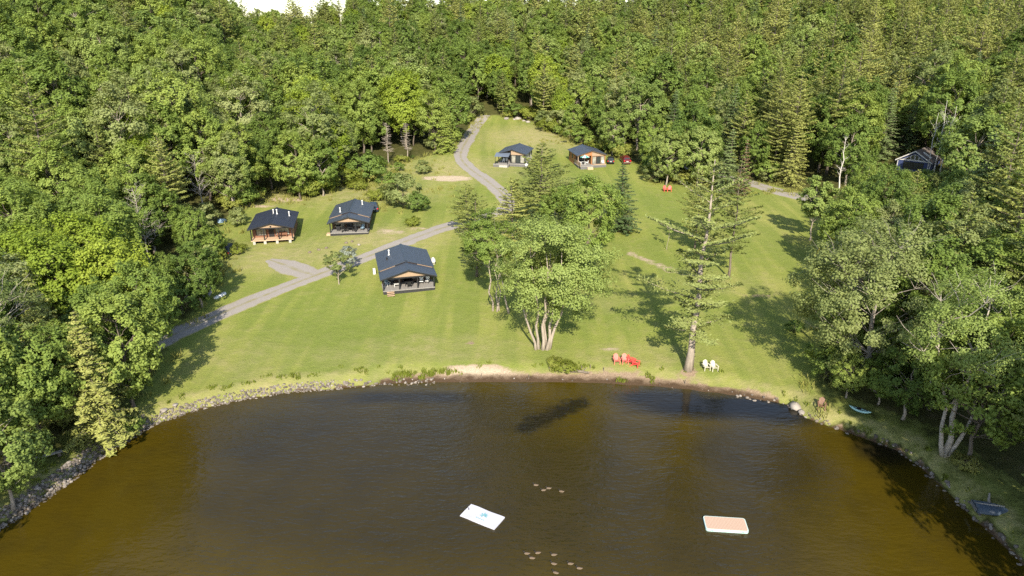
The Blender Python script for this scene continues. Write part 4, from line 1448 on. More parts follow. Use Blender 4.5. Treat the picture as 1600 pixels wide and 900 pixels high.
# ------------------------------------------------------------------ chairs and porch furniture
def adirondack(label, loc, rz, mat, group):
    t = thing('garden_chair', label, 'chair', loc, rz, group)
    # faces local -y
    for i in range(5):
        x = -0.26 + i * 0.106
        hgt = 1.02 - 0.05 * abs(i - 2) ** 1.5
        part('back_slat', Geo().add([(x, 0.16, 0.30), (x + 0.095, 0.16, 0.30), (x + 0.095, 0.45, hgt), (x, 0.45, hgt), (x, 0.19, 0.30), (x + 0.095, 0.19, 0.30), (x + 0.095, 0.48, hgt), (x, 0.48, hgt)],
                                    [(0, 1, 2, 3), (7, 6, 5, 4), (0, 4, 5, 1), (1, 5, 6, 2), (2, 6, 7, 3), (3, 7, 4, 0)]), mat, t)
    part('seat', Geo().prism([(-0.36, 0.40), (0.22, 0.27), (0.22, 0.23), (-0.36, 0.36)], 'x', -0.28, 0.28), mat, t)
    for s in (-1, 1):
        part('armrest', Geo().box(*sorted((s * 0.27, s * 0.41)), -0.42, 0.34, 0.56, 0.60), mat, t)
        part('leg', Geo().box(*sorted((s * 0.29, s * 0.36)), -0.40, -0.31, -0.05, 0.555), mat, t)
        part('leg', Geo().prism([(0.55, -0.05), (0.66, -0.05), (0.30, 0.36), (0.20, 0.36)], 'x', *sorted((s * 0.285, s * 0.33))), mat, t)
    return t


def put_chair(px, rz, mat, label, group, sc_=1.06):
    p = P(*px)
    c = adirondack(label, (p.x, p.y, p.z + 0.02), rz, mat, group)
    c.scale = (sc_,) * 3


G = 'garden chairs on the lawn facing the lake'
put_chair((963, 567), R(6), 'sunlit_red_plastic', 'sunlit pink-red garden chair, first of four in the red row', G)
put_chair((976, 567), R(4), 'sunlit_red_plastic', 'sunlit pink-red garden chair, second of four in the red row', G)
put_chair((986, 568), R(52), 'red_plastic', 'bright red garden chair, third of four in the red row', G)
put_chair((993, 572), R(62), 'red_plastic', 'bright red garden chair at the end of the red row', G)
put_chair((1103, 577), R(10), 'cream_plastic', 'cream garden chair closer to the ragged pine trunk', G)
put_chair((1115, 578), R(12), 'cream_plastic', 'cream garden chair farther from the ragged pine trunk', G)
put_chair((1039, 299), R(10), 'red_plastic', 'orange-red garden chair, first of two far up the lawn', G, 1.2)
put_chair((1046, 299), R(-14), 'red_plastic', 'orange-red garden chair, second of two far up the lawn', G, 1.2)
put_chair((1283, 638), R(-20), 'brown_plastic', 'brown garden chair alone at the water under the wide ash', G, 1.1)


def patio_chair(label, loc, rz, mat, seatmat):
    t = thing('patio_chair', label, 'chair', loc, rz, 'porch chairs')
    part('seat', Geo().box(-0.28, 0.28, -0.28, 0.28, 0.38, 0.48), seatmat, t)
    part('backrest', Geo().prism([(0.24, 0.482), (0.32, 0.482), (0.42, 1.0), (0.34, 1.0)], 'x', -0.28, 0.28), seatmat, t)
    for sx in (-1, 1):
        for sy in (-1, 1):
            part('leg', Geo().tube([(sx * 0.25, sy * 0.25, 0), (sx * 0.25, sy * 0.25, 0.379)], 0.03, 6), mat, t)
        part('armrest', Geo().tube([(sx * 0.30, -0.26, 0.40), (sx * 0.30, -0.26, 0.64), (sx * 0.30, 0.30, 0.66)], 0.03, 6), mat, t)
    return t


def patio_table(label, loc, rz, mat, w=1.3, d=0.8, h=0.72, round_=False):
    t = thing('patio_table', label, 'table', loc, rz)
    if round_:
        part('table_top', Geo().tube([(0, 0, h - 0.05), (0, 0, h)], w / 2, 18), mat, t)
    else:
        part('table_top', Geo().box(-w / 2, w / 2, -d / 2, d / 2, h - 0.05, h), mat, t)
    k = 0.32 if round_ else 0.42
    for sx in (-1, 1):
        for sy in (-1, 1):
            part('leg', Geo().box(sx * w * k - 0.035, sx * w * k + 0.035, sy * d * k - 0.035, sy * d * k + 0.035, 0, h - 0.052), mat, t)
    return t


def grill(label, loc, rz):
    t = thing('barbecue_grill', label, 'grill', loc, rz)
    part('cart', Geo().box(-0.35, 0.35, -0.25, 0.25, 0.08, 0.80), 'black_plastic', t)
    part('lid', Geo().prism([(-0.27, 0.805), (0.27, 0.805), (0.24, 1.02), (0.08, 1.14), (-0.12, 1.12), (-0.25, 0.98)], 'x', -0.38, 0.38), 'black_plastic', t)
    for s in (-1, 1):
        part('side_shelf', Geo().box(*sorted((s * 0.355, s * 0.66)), -0.2, 0.2, 0.76, 0.80), 'chrome', t)
        part('wheel', Geo().tube([(s * 0.30, 0.26, 0.08), (s * 0.36, 0.26, 0.08)], 0.08, 10), 'rubber', t)


def on(t, x, y, df):
    l = local(t, x, y)
    return (l[0], l[1], t.location.z + df + 0.002)


r1 = c1.rotation_euler.z
patio_chair('pale porch chair at the left end of the large front cabin porch', on(c1, -3.1, 2.1, d1), r1 + R(40), 'white_paint', 'blue_tarp')
patio_chair('dark porch chair second from the left on the large front cabin porch', on(c1, -2.3, 2.4, d1), r1, 'black_plastic', 'black_plastic')
patio_table('low white table between the left porch chairs of the large front cabin', on(c1, -1.7, 1.6, d1), r1, 'white_paint', 0.9, 0.5, 0.42)
patio_table('long black dining table in the middle of the large front cabin porch', on(c1, 0.1, 1.9, d1), r1, 'black_plastic', 1.3, 1.7, 0.75)
patio_chair('black chair behind the long black porch table', on(c1, 0.0, 2.95 - 0.05, d1), r1, 'black_plastic', 'black_plastic')
patio_chair('black chair in front of the long black porch table', on(c1, 0.1, 0.75, d1), r1 + R(180), 'black_plastic', 'black_plastic')
patio_chair('white cushioned chair on the large front cabin porch, closer to the dining table', on(c1, 2.1, 1.9, d1), r1 + R(-10), 'black_plastic', 'white_cloth')
patio_chair('white cushioned chair at the right end of the large front cabin porch', on(c1, 3.0, 1.9, d1), r1 + R(-25), 'black_plastic', 'white_cloth')
grill('black barbecue on the left part of the middle cabin porch', on(c3, -2.1, 1.5, d3), c3.rotation_euler.z)
patio_table('round dark table in the centre of the middle cabin porch', on(c3, 0.1, 1.2, d3), c3.rotation_euler.z, 'black_plastic', 1.2, 1.2, 0.72, True)
for i, (a, w) in enumerate(((0, 'behind'), (120, 'left of'), (-120, 'right of'))):
    patio_chair('dark chair %s the round porch table of the middle cabin' % w, on(c3, 0.1 - 0.95 * math.sin(R(a)), 1.2 + 0.95 * math.cos(R(a)), d3), c3.rotation_euler.z + R(a), 'black_plastic', 'black_plastic')
patio_chair('dark lounge chair at the right end of the middle cabin porch', on(c3, 2.3, 1.4, d3), c3.rotation_euler.z + R(-20), 'black_plastic', 'blue_tarp')
t = thing('porch_bench', 'long wooden bench under the window of the brown cabin porch', 'bench', on(c2_, 1.6, 1.55, d2), c2_.rotation_euler.z)
part('seat', Geo().box(-0.9, 0.9, -0.22, 0.22, 0.40, 0.46), 'red_brown_siding', t)
part('backrest', Geo().box(-0.9, 0.9, 0.20, 0.26, 0.47, 0.90), 'red_brown_siding', t)
for s in (-1, 1):
    part('leg', Geo().box(s * 0.8 - 0.05, s * 0.8 + 0.05, -0.2, 0.2, 0, 0.398), 'red_brown_siding', t)
for i, (x, w) in enumerate(((-2.4, 'outer'), (-1.5, 'inner'))):
    patio_chair('%s cream chair on the open deck of the glass-fronted cabin' % w, on(c4, x, 0.8 + 0.3 * i, d4), R(-12 + 30 * i), 'white_paint', 'white_cloth')
patio_table('white table on the open deck of the orange cabin', on(c5, -2.0, 0.6, d5), R(10), 'white_paint', 1.2, 0.8)
for x, a, w in ((-2.9, 90, 'left of'), (-1.1, -90, 'right of')):
    patio_chair('white chair %s the deck table of the orange cabin' % w, on(c5, x, 0.6, d5), R(10 + a), 'white_paint', 'white_cloth')
patio_chair('white chair on the glazed porch side of the orange cabin deck', on(c5, 2.9, -0.4, d5), R(0), 'white_paint', 'white_cloth')
t = thing('umbrella', 'teal and white umbrella over the orange cabin deck', 'umbrella', on(c5, -1.9, -0.2, d5), R(10))
part('pole', Geo().tube([(0, 0, 0), (0, 0, 2.6)], 0.03, 6), 'white_paint', t)
for nm, mt, k0 in (('canopy', 'teal_cloth', 0), ('canopy_panel', 'white_cloth', 1)):
    g = Geo()
    for k in range(k0, 8, 2) if k0 == 0 else (1, 3, 5, 7):
        a0, a1 = R(45 * k), R(45 * (k + 1))
        g.add([(0, 0, 2.55), (1.25 * math.cos(a0), 1.25 * math.sin(a0), 2.0), (1.25 * math.cos(a1), 1.25 * math.sin(a1), 2.0), (0, 0, 2.52), (1.25 * math.cos(a0), 1.25 * math.sin(a0), 1.97), (1.25 * math.cos(a1), 1.25 * math.sin(a1), 1.97)],
              [(0, 1, 2), (5, 4, 3), (0, 3, 4, 1), (1, 4, 5, 2), (2, 5, 3, 0)])
    part(nm, g, mt if nm == 'canopy' else ('white_cloth' if mt == 'white_cloth' else mt), t)
p = P(829, 247)
grill('black barbecue on the grass beside the glass-fronted cabin', (p.x, p.y, p.z), R(60))


def propane(label, px, rz=0.0, s=1.0):
    p = P(*px)
    t = thing('propane_tank', label, 'tank', (p.x, p.y, p.z), rz, 'white propane tanks', s)
    n = 8
    prof = [(-0.75, 0.05), (-0.70, 0.25), (-0.58, 0.36), (-0.3, 0.40), (0.3, 0.40), (0.58, 0.36), (0.70, 0.25), (0.75, 0.05)]
    part('vessel', Geo().tube([(x, 0, 0.58) for x, _ in prof], [r for _, r in prof], 12), 'white_paint', t, True)
    part('valve_dome', Geo().tube([(0, 0, 0.95), (0, 0, 1.08), (0, 0, 1.12)], [0.16, 0.16, 0.08], 10), 'white_paint', t)
    for x in (-0.4, 0.4):
        part('foot', Geo().box(x - 0.06, x + 0.06, -0.25, 0.25, 0, 0.24), 'concrete', t)


propane('white propane tank beside the wall of the large front cabin', (677, 412), R(100))
propane('white propane tank at the corner of the glass-fronted cabin', (823, 261), R(70))
p = P(585, 428)
t = thing('heat_pump', 'small white heat pump unit beside the wall of the large front cabin', 'heat pump', (p.x, p.y, p.z), R(14))
part('housing', Geo().box(-0.2, 0.2, -0.45, 0.45, 0.10, 0.85), 'white_paint', t)
part('fan_grille', Geo().tube([(-0.205, 0, 0.48), (-0.235, 0, 0.48)], 0.28, 14), 'dark_trim', t)
part('foot', Geo().box(-0.18, 0.18, -0.4, -0.3, 0, 0.098), 'concrete', t)
part('foot', Geo().box(-0.18, 0.18, 0.3, 0.4, 0, 0.098), 'concrete', t)

# shed and odds and ends under the left trees
p = P(318, 468)
t = thing('open_shed', 'weathered open wood shed under the tree beside the lane', 'shed', (p.x - 1.5, p.y + 2, p.z), R(10))
for x in (-1.6, -0.1, 1.5):
    for y in (-1.0, 1.0):
        part('post', Geo().box(x - 0.07, x + 0.07, y - 0.07, y + 0.07, -0.3, 2.2), 'dock_wood', t)
part('roof', Geo().prism([(-1.4, 2.15), (1.4, 2.55), (1.4, 2.65), (-1.4, 2.25)], 'x', -1.9, 1.9), 'shingle', t)
part('floor', Geo().box(-1.75, 1.75, -1.15, 1.15, 0.05, 0.25), 'dock_wood', t)
part('rail', Geo().box(-1.52, 1.42, -1.03, -0.97, 0.85, 1.0), 'white_paint', t)


def lump(name, label, cat, px, mat, s, group=None, seed=0, squash=0.7):
    q = random.Random(seed)
    p = P(*px)
    g = rock_geo(q, squash)
    o = part(name, g, mat, None, True)
    o.location = (p.x, p.y, p.z + 0.05)
    o.scale = (s, s * q.uniform(0.7, 1.0), s)
    o.rotation_euler = (0, 0, q.uniform(0, 6.28))
    tag(o, label, cat, group)
    return o


def rock_geo(q, squash=0.7, n=(6, 4)):
    g = Geo()
    vs, fs = [], []
    a, b = n
    for j in range(b + 1):
        th = math.pi * j / b
        for i in range(a):
            ph = 2 * math.pi * (i + 0.5 * (j % 2)) / a
            r = 0.5 * q.uniform(0.78, 1.18)
            vs.append((r * math.sin(th) * math.cos(ph), r * math.sin(th) * math.sin(ph), r * squash * math.cos(th)))
    for j in range(b):
        for i in range(a):
            i2 = (i + 1) % a
            fs.append((j * a + i, (j + 1) * a + i, (j + 1) * a + i2, j * a + i2))
    return g.add(vs, fs)


lump('tarp_bundle', 'white and blue tarp bundle in the shade behind the brown cabin', 'tarp', (346, 346), 'blue_tarp', 2.2, seed=1, squash=0.5)
lump('white_sack', 'white sack beside the lane, closest to the open shed', 'sack', (338, 466), 'white_cloth', 0.9, 'white sacks by the lane', 2)
lump('white_sack', 'white sack beside the lane, middle one of three', 'sack', (344, 463), 'white_cloth', 0.9, 'white sacks by the lane', 3)
lump('white_sack', 'white sack beside the lane, farthest from the open shed', 'sack', (350, 460), 'white_cloth', 0.85, 'white sacks by the lane', 4)
lump('boulder', 'large pale boulder at the water by the corner of the beach', 'rock', (1243, 637), 'stone', 1.6, seed=5)
lump('boulder', 'small boulder in the water next to the large pale one', 'rock', (1252, 645), 'stone', 0.9, seed=6)
lump('boulder', 'flat pale rock on the grass above the stone-lined shore, nearer the trees', 'rock', (256, 641), 'stone', 1.0, seed=7, squash=0.4)
lump('boulder', 'flat pale rock on the grass above the stone-lined shore, nearer the lawn', 'rock', (274, 633), 'stone', 0.8, seed=8, squash=0.4)
for i, (x, y, s, w) in enumerate([(791, 186, 2.4, 'the lane'), (803, 187, 1.6, 'its middle'), (809, 186, 2.8, 'the tallest one'), (818, 189, 1.7, 'the woods'), (825, 191, 2.0, 'the wood edge')]):
    lump('boulder', 'pale boulder in the row at the top of the field, at %s' % w, 'rock', (x, y), 'stone', s, 'boulders at the top of the field', 20 + i, 0.5)
for i, (x, y) in enumerate([(484, 395), (498, 391), (510, 388), (541, 380), (550, 378), (561, 383)]):
    lump('boulder', 'dark stone on the grass below the middle cabin, number %s along the row' % ['one', 'two', 'three', 'four', 'five', 'six'][i], 'rock', (x, y), 'stone' if i == 5 else 'bark', 0.75, 'stones marking the lawn below the middle cabin', 40 + i)

# yellow guy-wire guard
p = P(1272, 402)
t = thing('guy_wire_marker', 'slanted yellow guy wire marker at the lawn edge', 'marker', (p.x, p.y, p.z))
part('sleeve', Geo().tube([(0, 0, -0.1), (1.15, 0.3, 2.3)], 0.09, 8), 'yellow_plastic', t)
part('cable', Geo().tube([(1.15, 0.3, 2.3), (2.6, 0.68, 5.3)], 0.015, 5), 'chrome', t)

# fire ring on the lawn, log benches, stakes by the water
p = P(78, 716)
t = thing('log_bench', 'grey plank bench in the shade above the stone-lined shore', 'bench', (p.x, p.y, p.z), R(35))
part('seat', Geo().box(-1.1, 1.1, -0.2, 0.2, 0.38, 0.45), 'dock_wood', t)
for s in (-1, 1):
    part('leg', Geo().tube([(s * 0.8, 0, -0.1), (s * 0.8, 0, 0.378)], 0.15, 8), 'bark', t)
p = P(905, 583)
t = thing('driftwood_log', 'dark driftwood log lying on the beach below the shore shrub', 'log', (p.x, p.y, p.z + 0.1), R(-10))
part('stem', Geo().tube([(-1.1, 0, 0.05), (-0.3, 0.08, 0.1), (0.5, 0, 0.12), (1.2, -0.1, 0.1)], [0.2, 0.18, 0.15, 0.1], 8), 'bark', t)
part('branch', Geo().tube([(0.3, 0, 0.12), (0.7, 0.3, 0.4), (0.9, 0.5, 0.5)], [0.08, 0.05, 0.03], 6), 'bark', t)
STK = [(752, 590), (858, 578), (908, 578), (922, 576), (943, 580), (1070, 600), (826, 592)]
for i, (x, y) in enumerate(STK):
    p = P(x, y)
    g = Geo()
    g.tube([(0, 0, -0.3), (0.03, 0, 0.55), (0.03, 0, 0.62)], [0.05, 0.045, 0.01], 6)
    o = part('wooden_stake', g, 'bark', None)
    o.location = p
    tag(o, 'thin wooden stake at the beach edge, %s from the left of the row' % ['second', 'fourth', 'fifth', 'sixth', 'seventh', 'eighth', 'third'][i], 'stake', 'stakes along the beach')


# ------------------------------------------------------------------ on the water and the bank
def slab_round(w, d, r, z0, z1, n=5):
    pts = []
    for cx, cy, a0 in ((w / 2 - r, d / 2 - r, 0), (-w / 2 + r, d / 2 - r, 90), (-w / 2 + r, -d / 2 + r, 180), (w / 2 - r, -d / 2 + r, 270)):
        for k in range(n):
            a = R(a0 + 90 * k / (n - 1))
            pts.append((cx + r * math.cos(a), cy + r * math.sin(a)))
    return Geo().prism(pts, 'z', z0, z1)


def floating_mat():
    c = [flat(*p) for p in ((714, 804), (741, 791), (789, 810), (772, 828))]
    cen = Vector((sum(p[0] for p in c) / 4, sum(p[1] for p in c) / 4))
    a = Vector(c[2]) - Vector(c[1])
    rz = math.atan2(a.y, a.x)
    L, W = (a.length + (Vector(c[3]) - Vector(c[0])).length) / 2, ((Vector(c[1]) - Vector(c[0])).length + (Vector(c[2]) - Vector(c[3])).length) / 2
    t = thing('floating_mat', 'white floating mat with small teal palm emblem on the lake', 'float', (cen.x, cen.y, 0), rz)
    nx, ny = 16, 8
    vs = []
    for s, zz in ((1, 0.09), (-1, 0.0)):
        for j in range(ny + 1):
            for i in range(nx + 1):
                u, v = i / nx - .5, j / ny - .5
                vs.append((u * L, v * W, zz + 0.025 * math.sin(u * 9 + 1) * math.cos(v * 5)))
    n1 = (nx + 1) * (ny + 1)
    fs = []
    for j in range(ny):
        for i in range(nx):
            q = (j * (nx + 1) + i, j * (nx + 1) + i + 1, (j + 1) * (nx + 1) + i + 1, (j + 1) * (nx + 1) + i)
            fs += [q, tuple(x + n1 for x in q[::-1])]
    b = [i for i in range(nx + 1)] + [(j + 1) * (nx + 1) - 1 for j in range(1, ny + 1)] + [ny * (nx + 1) + i for i in range(nx - 1, -1, -1)] + [j * (nx + 1) for j in range(ny - 1, 0, -1)]
    for i in range(len(b)):
        x, y = b[i], b[(i + 1) % len(b)]
        fs.append((y, x, x + n1, y + n1))
    part('pad', Geo().add(vs, fs), 'mat_white', t, False)
    # printed emblem: palm fronds, trunk and a strip of lettering below
    e = Geo()
    z = 0.122

    def blade(x, y, a, l, w):
        d = Vector((math.cos(a), math.sin(a)))
        nn = Vector((-d.y, d.x)) * w
        m = Vector((x, y)) + d * l * 0.5
        k = Vector((x, y)) + d * l
        e.add([(x, y, z), (m.x + nn.x, m.y + nn.y, z), (k.x, k.y, z), (m.x - nn.x, m.y - nn.y, z)], [(0, 3, 2, 1)])
    for a in (20, 60, 100, 150, 200, -15):
        blade(0.08, 0.12, R(a), 0.42, 0.08)
    blade(-0.06, -0.28, R(75), 0.45, 0.045)
    for i in range(5):
        e.add([(-0.42 + i * 0.18, -0.44, z), (-0.29 + i * 0.18, -0.44, z), (-0.29 + i * 0.18, -0.35, z), (-0.42 + i * 0.18, -0.35, z)], [(0, 1, 2, 3)])
    part('emblem', e, 'mat_teal', t)
    part('grommet', Geo().tube([(-L / 2 + 0.22, 0.18, 0.06), (-L / 2 + 0.22, 0.18, 0.125)], 0.06, 8), 'dark_trim', t)
    part('tether', Geo().tube([(-L / 2 + 0.22, 0.18, 0.125), (-L / 2 + 0.1, 0.3, 0.13), (-L / 2 - 0.15, 0.36, 0.05)], 0.018, 5), 'dark_trim', t)


floating_mat()


def inflatable_dock():
    c = [flat(*p) for p in ((1099, 809), (1163, 813), (1169, 834), (1103, 830))]
    cen = Vector((sum(p[0] for p in c) / 4, sum(p[1] for p in c) / 4))
    a = Vector(c[1]) - Vector(c[0])
    t = thing('inflatable_dock', 'inflatable swim dock with orange tan deck and pale teal rim on the lake', 'float', (cen.x, cen.y, 0), math.atan2(a.y, a.x))
    L, W = a.length * 1.02, (Vector(c[3]) - Vector(c[0])).length
    b = part('hull', slab_round(L, W, 0.22, -0.08, 0.22), 'pale_teal', t)
    part('deck_pad', slab_round(L - 0.16, W - 0.16, 0.17, 0.221, 0.236), 'foam_deck', t)
    part('trim_band', slab_round(L + 0.02, W + 0.02, 0.23, 0.04, 0.10), 'kayak_teal', t)
    for sx in (-1, 1):
        for sy in (-1, 1):
            part('handle', Geo().tube([(sx * (L / 2 - 0.6), sy * W / 2, 0.16), (sx * (L / 2 - 0.5), sy * (W / 2 + 0.05), 0.18), (sx * (L / 2 - 0.4), sy * W / 2, 0.16)], 0.02, 5), 'dark_trim', t)


inflatable_dock()


def kayak():
    a, b = P(1326, 638), P(1361, 649)
    c = (a + b) / 2
    d = b - a
    t = thing('kayak', 'pale blue-green kayak lying on the shaded bank under the wide ash', 'kayak', (c.x, c.y, max(a.z, b.z) + 0.02), math.atan2(d.y, d.x))
    L = d.length
    st, n = 13, 10
    vs, fs = [], []
    for i in range(st):
        u = i / (st - 1) * 2 - 1
        w = 0.38 * max(0.02, 1 - abs(u) ** 2.4)
        zz = 0.18 * abs(u) ** 3
        for k in range(n):
            an = 2 * math.pi * k / n
            vs.append((u * L / 2, w * math.cos(an), 0.17 + zz + (0.16 if math.sin(an) > 0 else 0.17) * (0.25 + 0.75 * w / 0.38) * math.sin(an)))
    for i in range(st - 1):
        for k in range(n):
            fs.append((i * n + k, i * n + (k + 1) % n, (i + 1) * n + (k + 1) % n, (i + 1) * n + k))
    part('hull', Geo().add(vs, fs), 'kayak_teal', t, True)
    part('cockpit_rim', Geo().tube([(0.7 * math.cos(x * 0.5236), 0.24 * math.sin(x * 0.5236), 0.335) for x in range(13)], 0.03, 6), 'dark_trim', t)
    part('seat', Geo().box(-0.35, 0.1, -0.17, 0.17, 0.325, 0.345), 'black_plastic', t)


kayak()


def upturned_boat():
    a, b = P(1519, 804), P(1577, 797)
    c = (a + b) / 2
    d = b - a
    t = thing('rowing_boat', 'dark blue-grey boat lying upturned on the shaded bank', 'boat', (c.x, c.y, H(c.x, c.y)), math.atan2(d.y, d.x))
    L = d.length
    st, n = 12, 8
    vs, fs = [], []
    for i in range(st):
        u = i / (st - 1)
        w = 0.75 * (1 - max(0, (u - 0.45) / 0.55) ** 2.2) + 0.02
        for k in range(n):
            an = math.pi * k / (n - 1)
            vs.append(((u - .5) * L, w * math.cos(an), 0.05 + (0.52 - 0.12 * u) * math.sin(an) ** 0.55 * (w / 0.75) ** 0.4))
    for i in range(st - 1):
        for k in range(n - 1):
            fs.append((i * n + k, i * n + k + 1, (i + 1) * n + k + 1, (i + 1) * n + k))
    fs.append(tuple(range(n)))
    part('hull', Geo().add(vs, fs), 'navy_hull', t, True)
    part('keel', Geo().box(-L / 2 + 0.1, L / 2 - 0.5, -0.03, 0.03, 0.5, 0.60), 'dock_wood', t)
    part('transom', Geo().box(-L / 2 - 0.05, -L / 2 - 0.003, -0.6, 0.6, 0.08, 0.40), 'chrome', t)
    p = P(1545, 785)
    o = thing('fallen_branch', 'short grey fallen branch behind the upturned boat', 'branch', (p.x, p.y, p.z + 0.1), R(60))
    part('stem', Geo().tube([(-0.9, 0, 0.05), (0.1, 0.05, 0.15), (1.0, -0.05, 0.2)], [0.13, 0.11, 0.07], 7), 'grey_deadwood', o)


upturned_boat()


def duck_mesh():
    g = Geo()
    # body: one continuous loft from tail over breast, neck and head to bill (along +x)
    sec = [(-0.36, 0.15, 0.015, 0.012), (-0.28, 0.11, 0.07, 0.045), (-0.16, 0.085, 0.125, 0.095), (0.0, 0.075, 0.145, 0.115), (0.13, 0.085, 0.125, 0.11), (0.21, 0.13, 0.075, 0.085),
           (0.235, 0.20, 0.048, 0.05), (0.245, 0.27, 0.045, 0.045), (0.27, 0.315, 0.055, 0.05), (0.315, 0.325, 0.05, 0.045), (0.35, 0.312, 0.028, 0.022), (0.42, 0.300, 0.022, 0.008)]
    n = 10
    vs, fs, mi = [], [], []
    for i, (x, z, ry, rz) in enumerate(sec):
        nx = sec[min(i + 1, len(sec) - 1)]
        pv = sec[max(i - 1, 0)]
        d = Vector((nx[0] - pv[0], 0, nx[1] - pv[1])).normalized()
        u = Vector((-d.z, 0, d.x))
        for k in range(n):
            a = 2 * math.pi * k / n
            vs.append(Vector((x, 0, z)) + u * rz * math.sin(a) + Vector((0, 1, 0)) * ry * math.cos(a))
    for i in range(len(sec) - 1):
        for k in range(n):
            fs.append((i * n + k, i * n + (k + 1) % n, (i + 1) * n + (k + 1) % n, (i + 1) * n + k))
            up = math.sin(2 * math.pi * (k + .5) / n) > 0.25
            mi.append(2 if i >= 5 else (0 if up else 1))
    fs += [tuple(range(n - 1, -1, -1)), tuple((len(sec) - 1) * n + k for k in range(n))]
    mi += [1, 2]
    g.add(vs, fs)
    g.mi = mi
    return g.mesh('duck', ['duck_brown', 'duck_pale', 'duck_dark'], True)


DM = duck_mesh()
DK = [((837, 758), 170, 'leading duck of the small upper flock'), ((849, 766), 185, 'duck second along the small upper flock'), ((857, 763), 175, 'duck just right of centre in the small upper flock'), ((877, 768), 165, 'last duck trailing the small upper flock'),
      ((823, 865), 175, 'leading duck of the lower flock'), ((840, 864), 185, 'duck just behind the leading pair of the lower flock'), ((831, 872), 170, 'duck below the leading duck of the lower flock'), ((865, 867), 180, 'duck at the top centre of the lower flock'),
      ((865, 881), 165, 'duck at the middle of the lower flock'), ((891, 881), 175, 'duck right of the middle of the lower flock'), ((905, 888), 170, 'last duck trailing at the right of the lower flock'), ((868, 895), 160, 'duck nearest the photo bottom in the lower flock')]
for (x, y), a, lab in DK:
    fx, fy = flat(x, y)
    o = link('duck', DM)
    o.location = (fx, fy, -0.04)
    o.rotation_euler = (0, 0, R(a))
    o.scale = (0.80,) * 3
    tag(o, 'brown ' + lab, 'duck', 'ducks swimming on the lake')


# ------------------------------------------------------------------ stones along the bank, weeds, long grass
def bank_stones():
    q = random.Random(8)
    shapes = [rock_geo(random.Random(k), 0.75, (6, 3)) for k in range(12)]
    g = Geo()
    SH = [Vector(p) for p in SHORE]

    def run(i0, i1, dens, smin, smax, wid):
        for i in range(i0, i1):
            a, b = SH[i], SH[i + 1]
            d = b - a
            nn = Vector((-d.y, d.x)).normalized()
            for _ in range(int(d.length * dens)):
                off = q.uniform(-0.5, wid)
                p = a + d * q.random() + nn * off
                s = q.uniform(smin, smax)
                rz = q.uniform(0, 6.28)
                c, sn = math.cos(rz), math.sin(rz)
                sh = q.choice(shapes)
                z = max(H(p.x, p.y), -0.12) + 0.10 * s
                sx, sy = s * q.uniform(0.8, 1.3), s * q.uniform(0.7, 1.0)
                g.add([(p.x + c * v[0] * sx - sn * v[1] * sy, p.y + sn * v[0] * sx + c * v[1] * sy, z + v[2] * s) for v in sh.v], sh.f)
    run(1, 8, 48, 0.15, 0.45, 1.25)
    run(8, 12, 40, 0.14, 0.36, 0.9)
    run(12, 14, 9, 0.18, 0.45, 0.8)
    run(19, 28, 4.0, 0.15, 0.5, 0.5)
    run(14, 19, 0.8, 0.1, 0.25, 1.0)
    o = part('bank_stones', g, 'bank_stone', None, False)
    tag(o, 'loose grey stones lining the lake bank', 'stones', kind='stuff')


def stone_mat():
    m, nt, N, L, b = new_mat('bank_stone')
    gi = N.new('ShaderNodeNewGeometry')
    n2 = noise(nt, 6, 4, 0.7)
    c = ramp(nt, gi.outputs['Random Per Island'], [(0.0, (0.08, 0.068, 0.056)), (0.4, (0.155, 0.132, 0.112)), (0.75, (0.235, 0.205, 0.175)), (1.0, (0.36, 0.32, 0.28))])
    c = mixc(nt, maprange(nt, n2, 0.4, 0.7, 0, 0.5), c, (0.16, 0.135, 0.11))
    L.new(c, b.inputs['Base Color'])
    b.inputs['Roughness'].default_value = 0.9
    b.inputs['Specular IOR Level'].default_value = 0.15


stone_mat()
bank_stones()


def blades(name, label, spots, mat, seed):
    """tufts of upright blades; spots = (x, y, radius, count, height)"""
    g = np.random.default_rng(seed)
    V = []
    for x, y, r, n, h in spots:
        a = g.uniform(0, 6.28, n)
        rr = r * np.sqrt(g.random(n))
        px, py = x + rr * np.cos(a), y + rr * np.sin(a)
        for i in range(n):
            z = H(px[i], py[i])
            if z < 0.05:
                continue
            hh = h * g.uniform(0.5, 1.2)
            an = g.uniform(0, 6.28)
            w = 0.035 + 0.04 * g.random()
            lx, ly = math.cos(an) * w, math.sin(an) * w
            tx, ty = g.normal(size=2) * 0.3 * hh
            V += [(px[i] - lx, py[i] - ly, z - 0.02), (px[i] + lx, py[i] + ly, z - 0.02), (px[i] + tx * .5 + lx * .7, py[i] + ty * .5 + ly * .7, z + hh * .6), (px[i] + tx, py[i] + ty, z + hh)]
    n = len(V) // 4
    me = bpy.data.meshes.new(name)
    me.from_pydata(V, [], [(4 * i, 4 * i + 1, 4 * i + 2, 4 * i + 3) for i in range(n)])
    a = me.attributes.new('tint', 'FLOAT', 'POINT')
    a.data.foreach_set('value', np.repeat(g.random(n), 4).astype(np.float32))
    me.materials.append(MATS[mat])
    o = link(name, me)
    tag(o, label, 'weeds', kind='stuff')


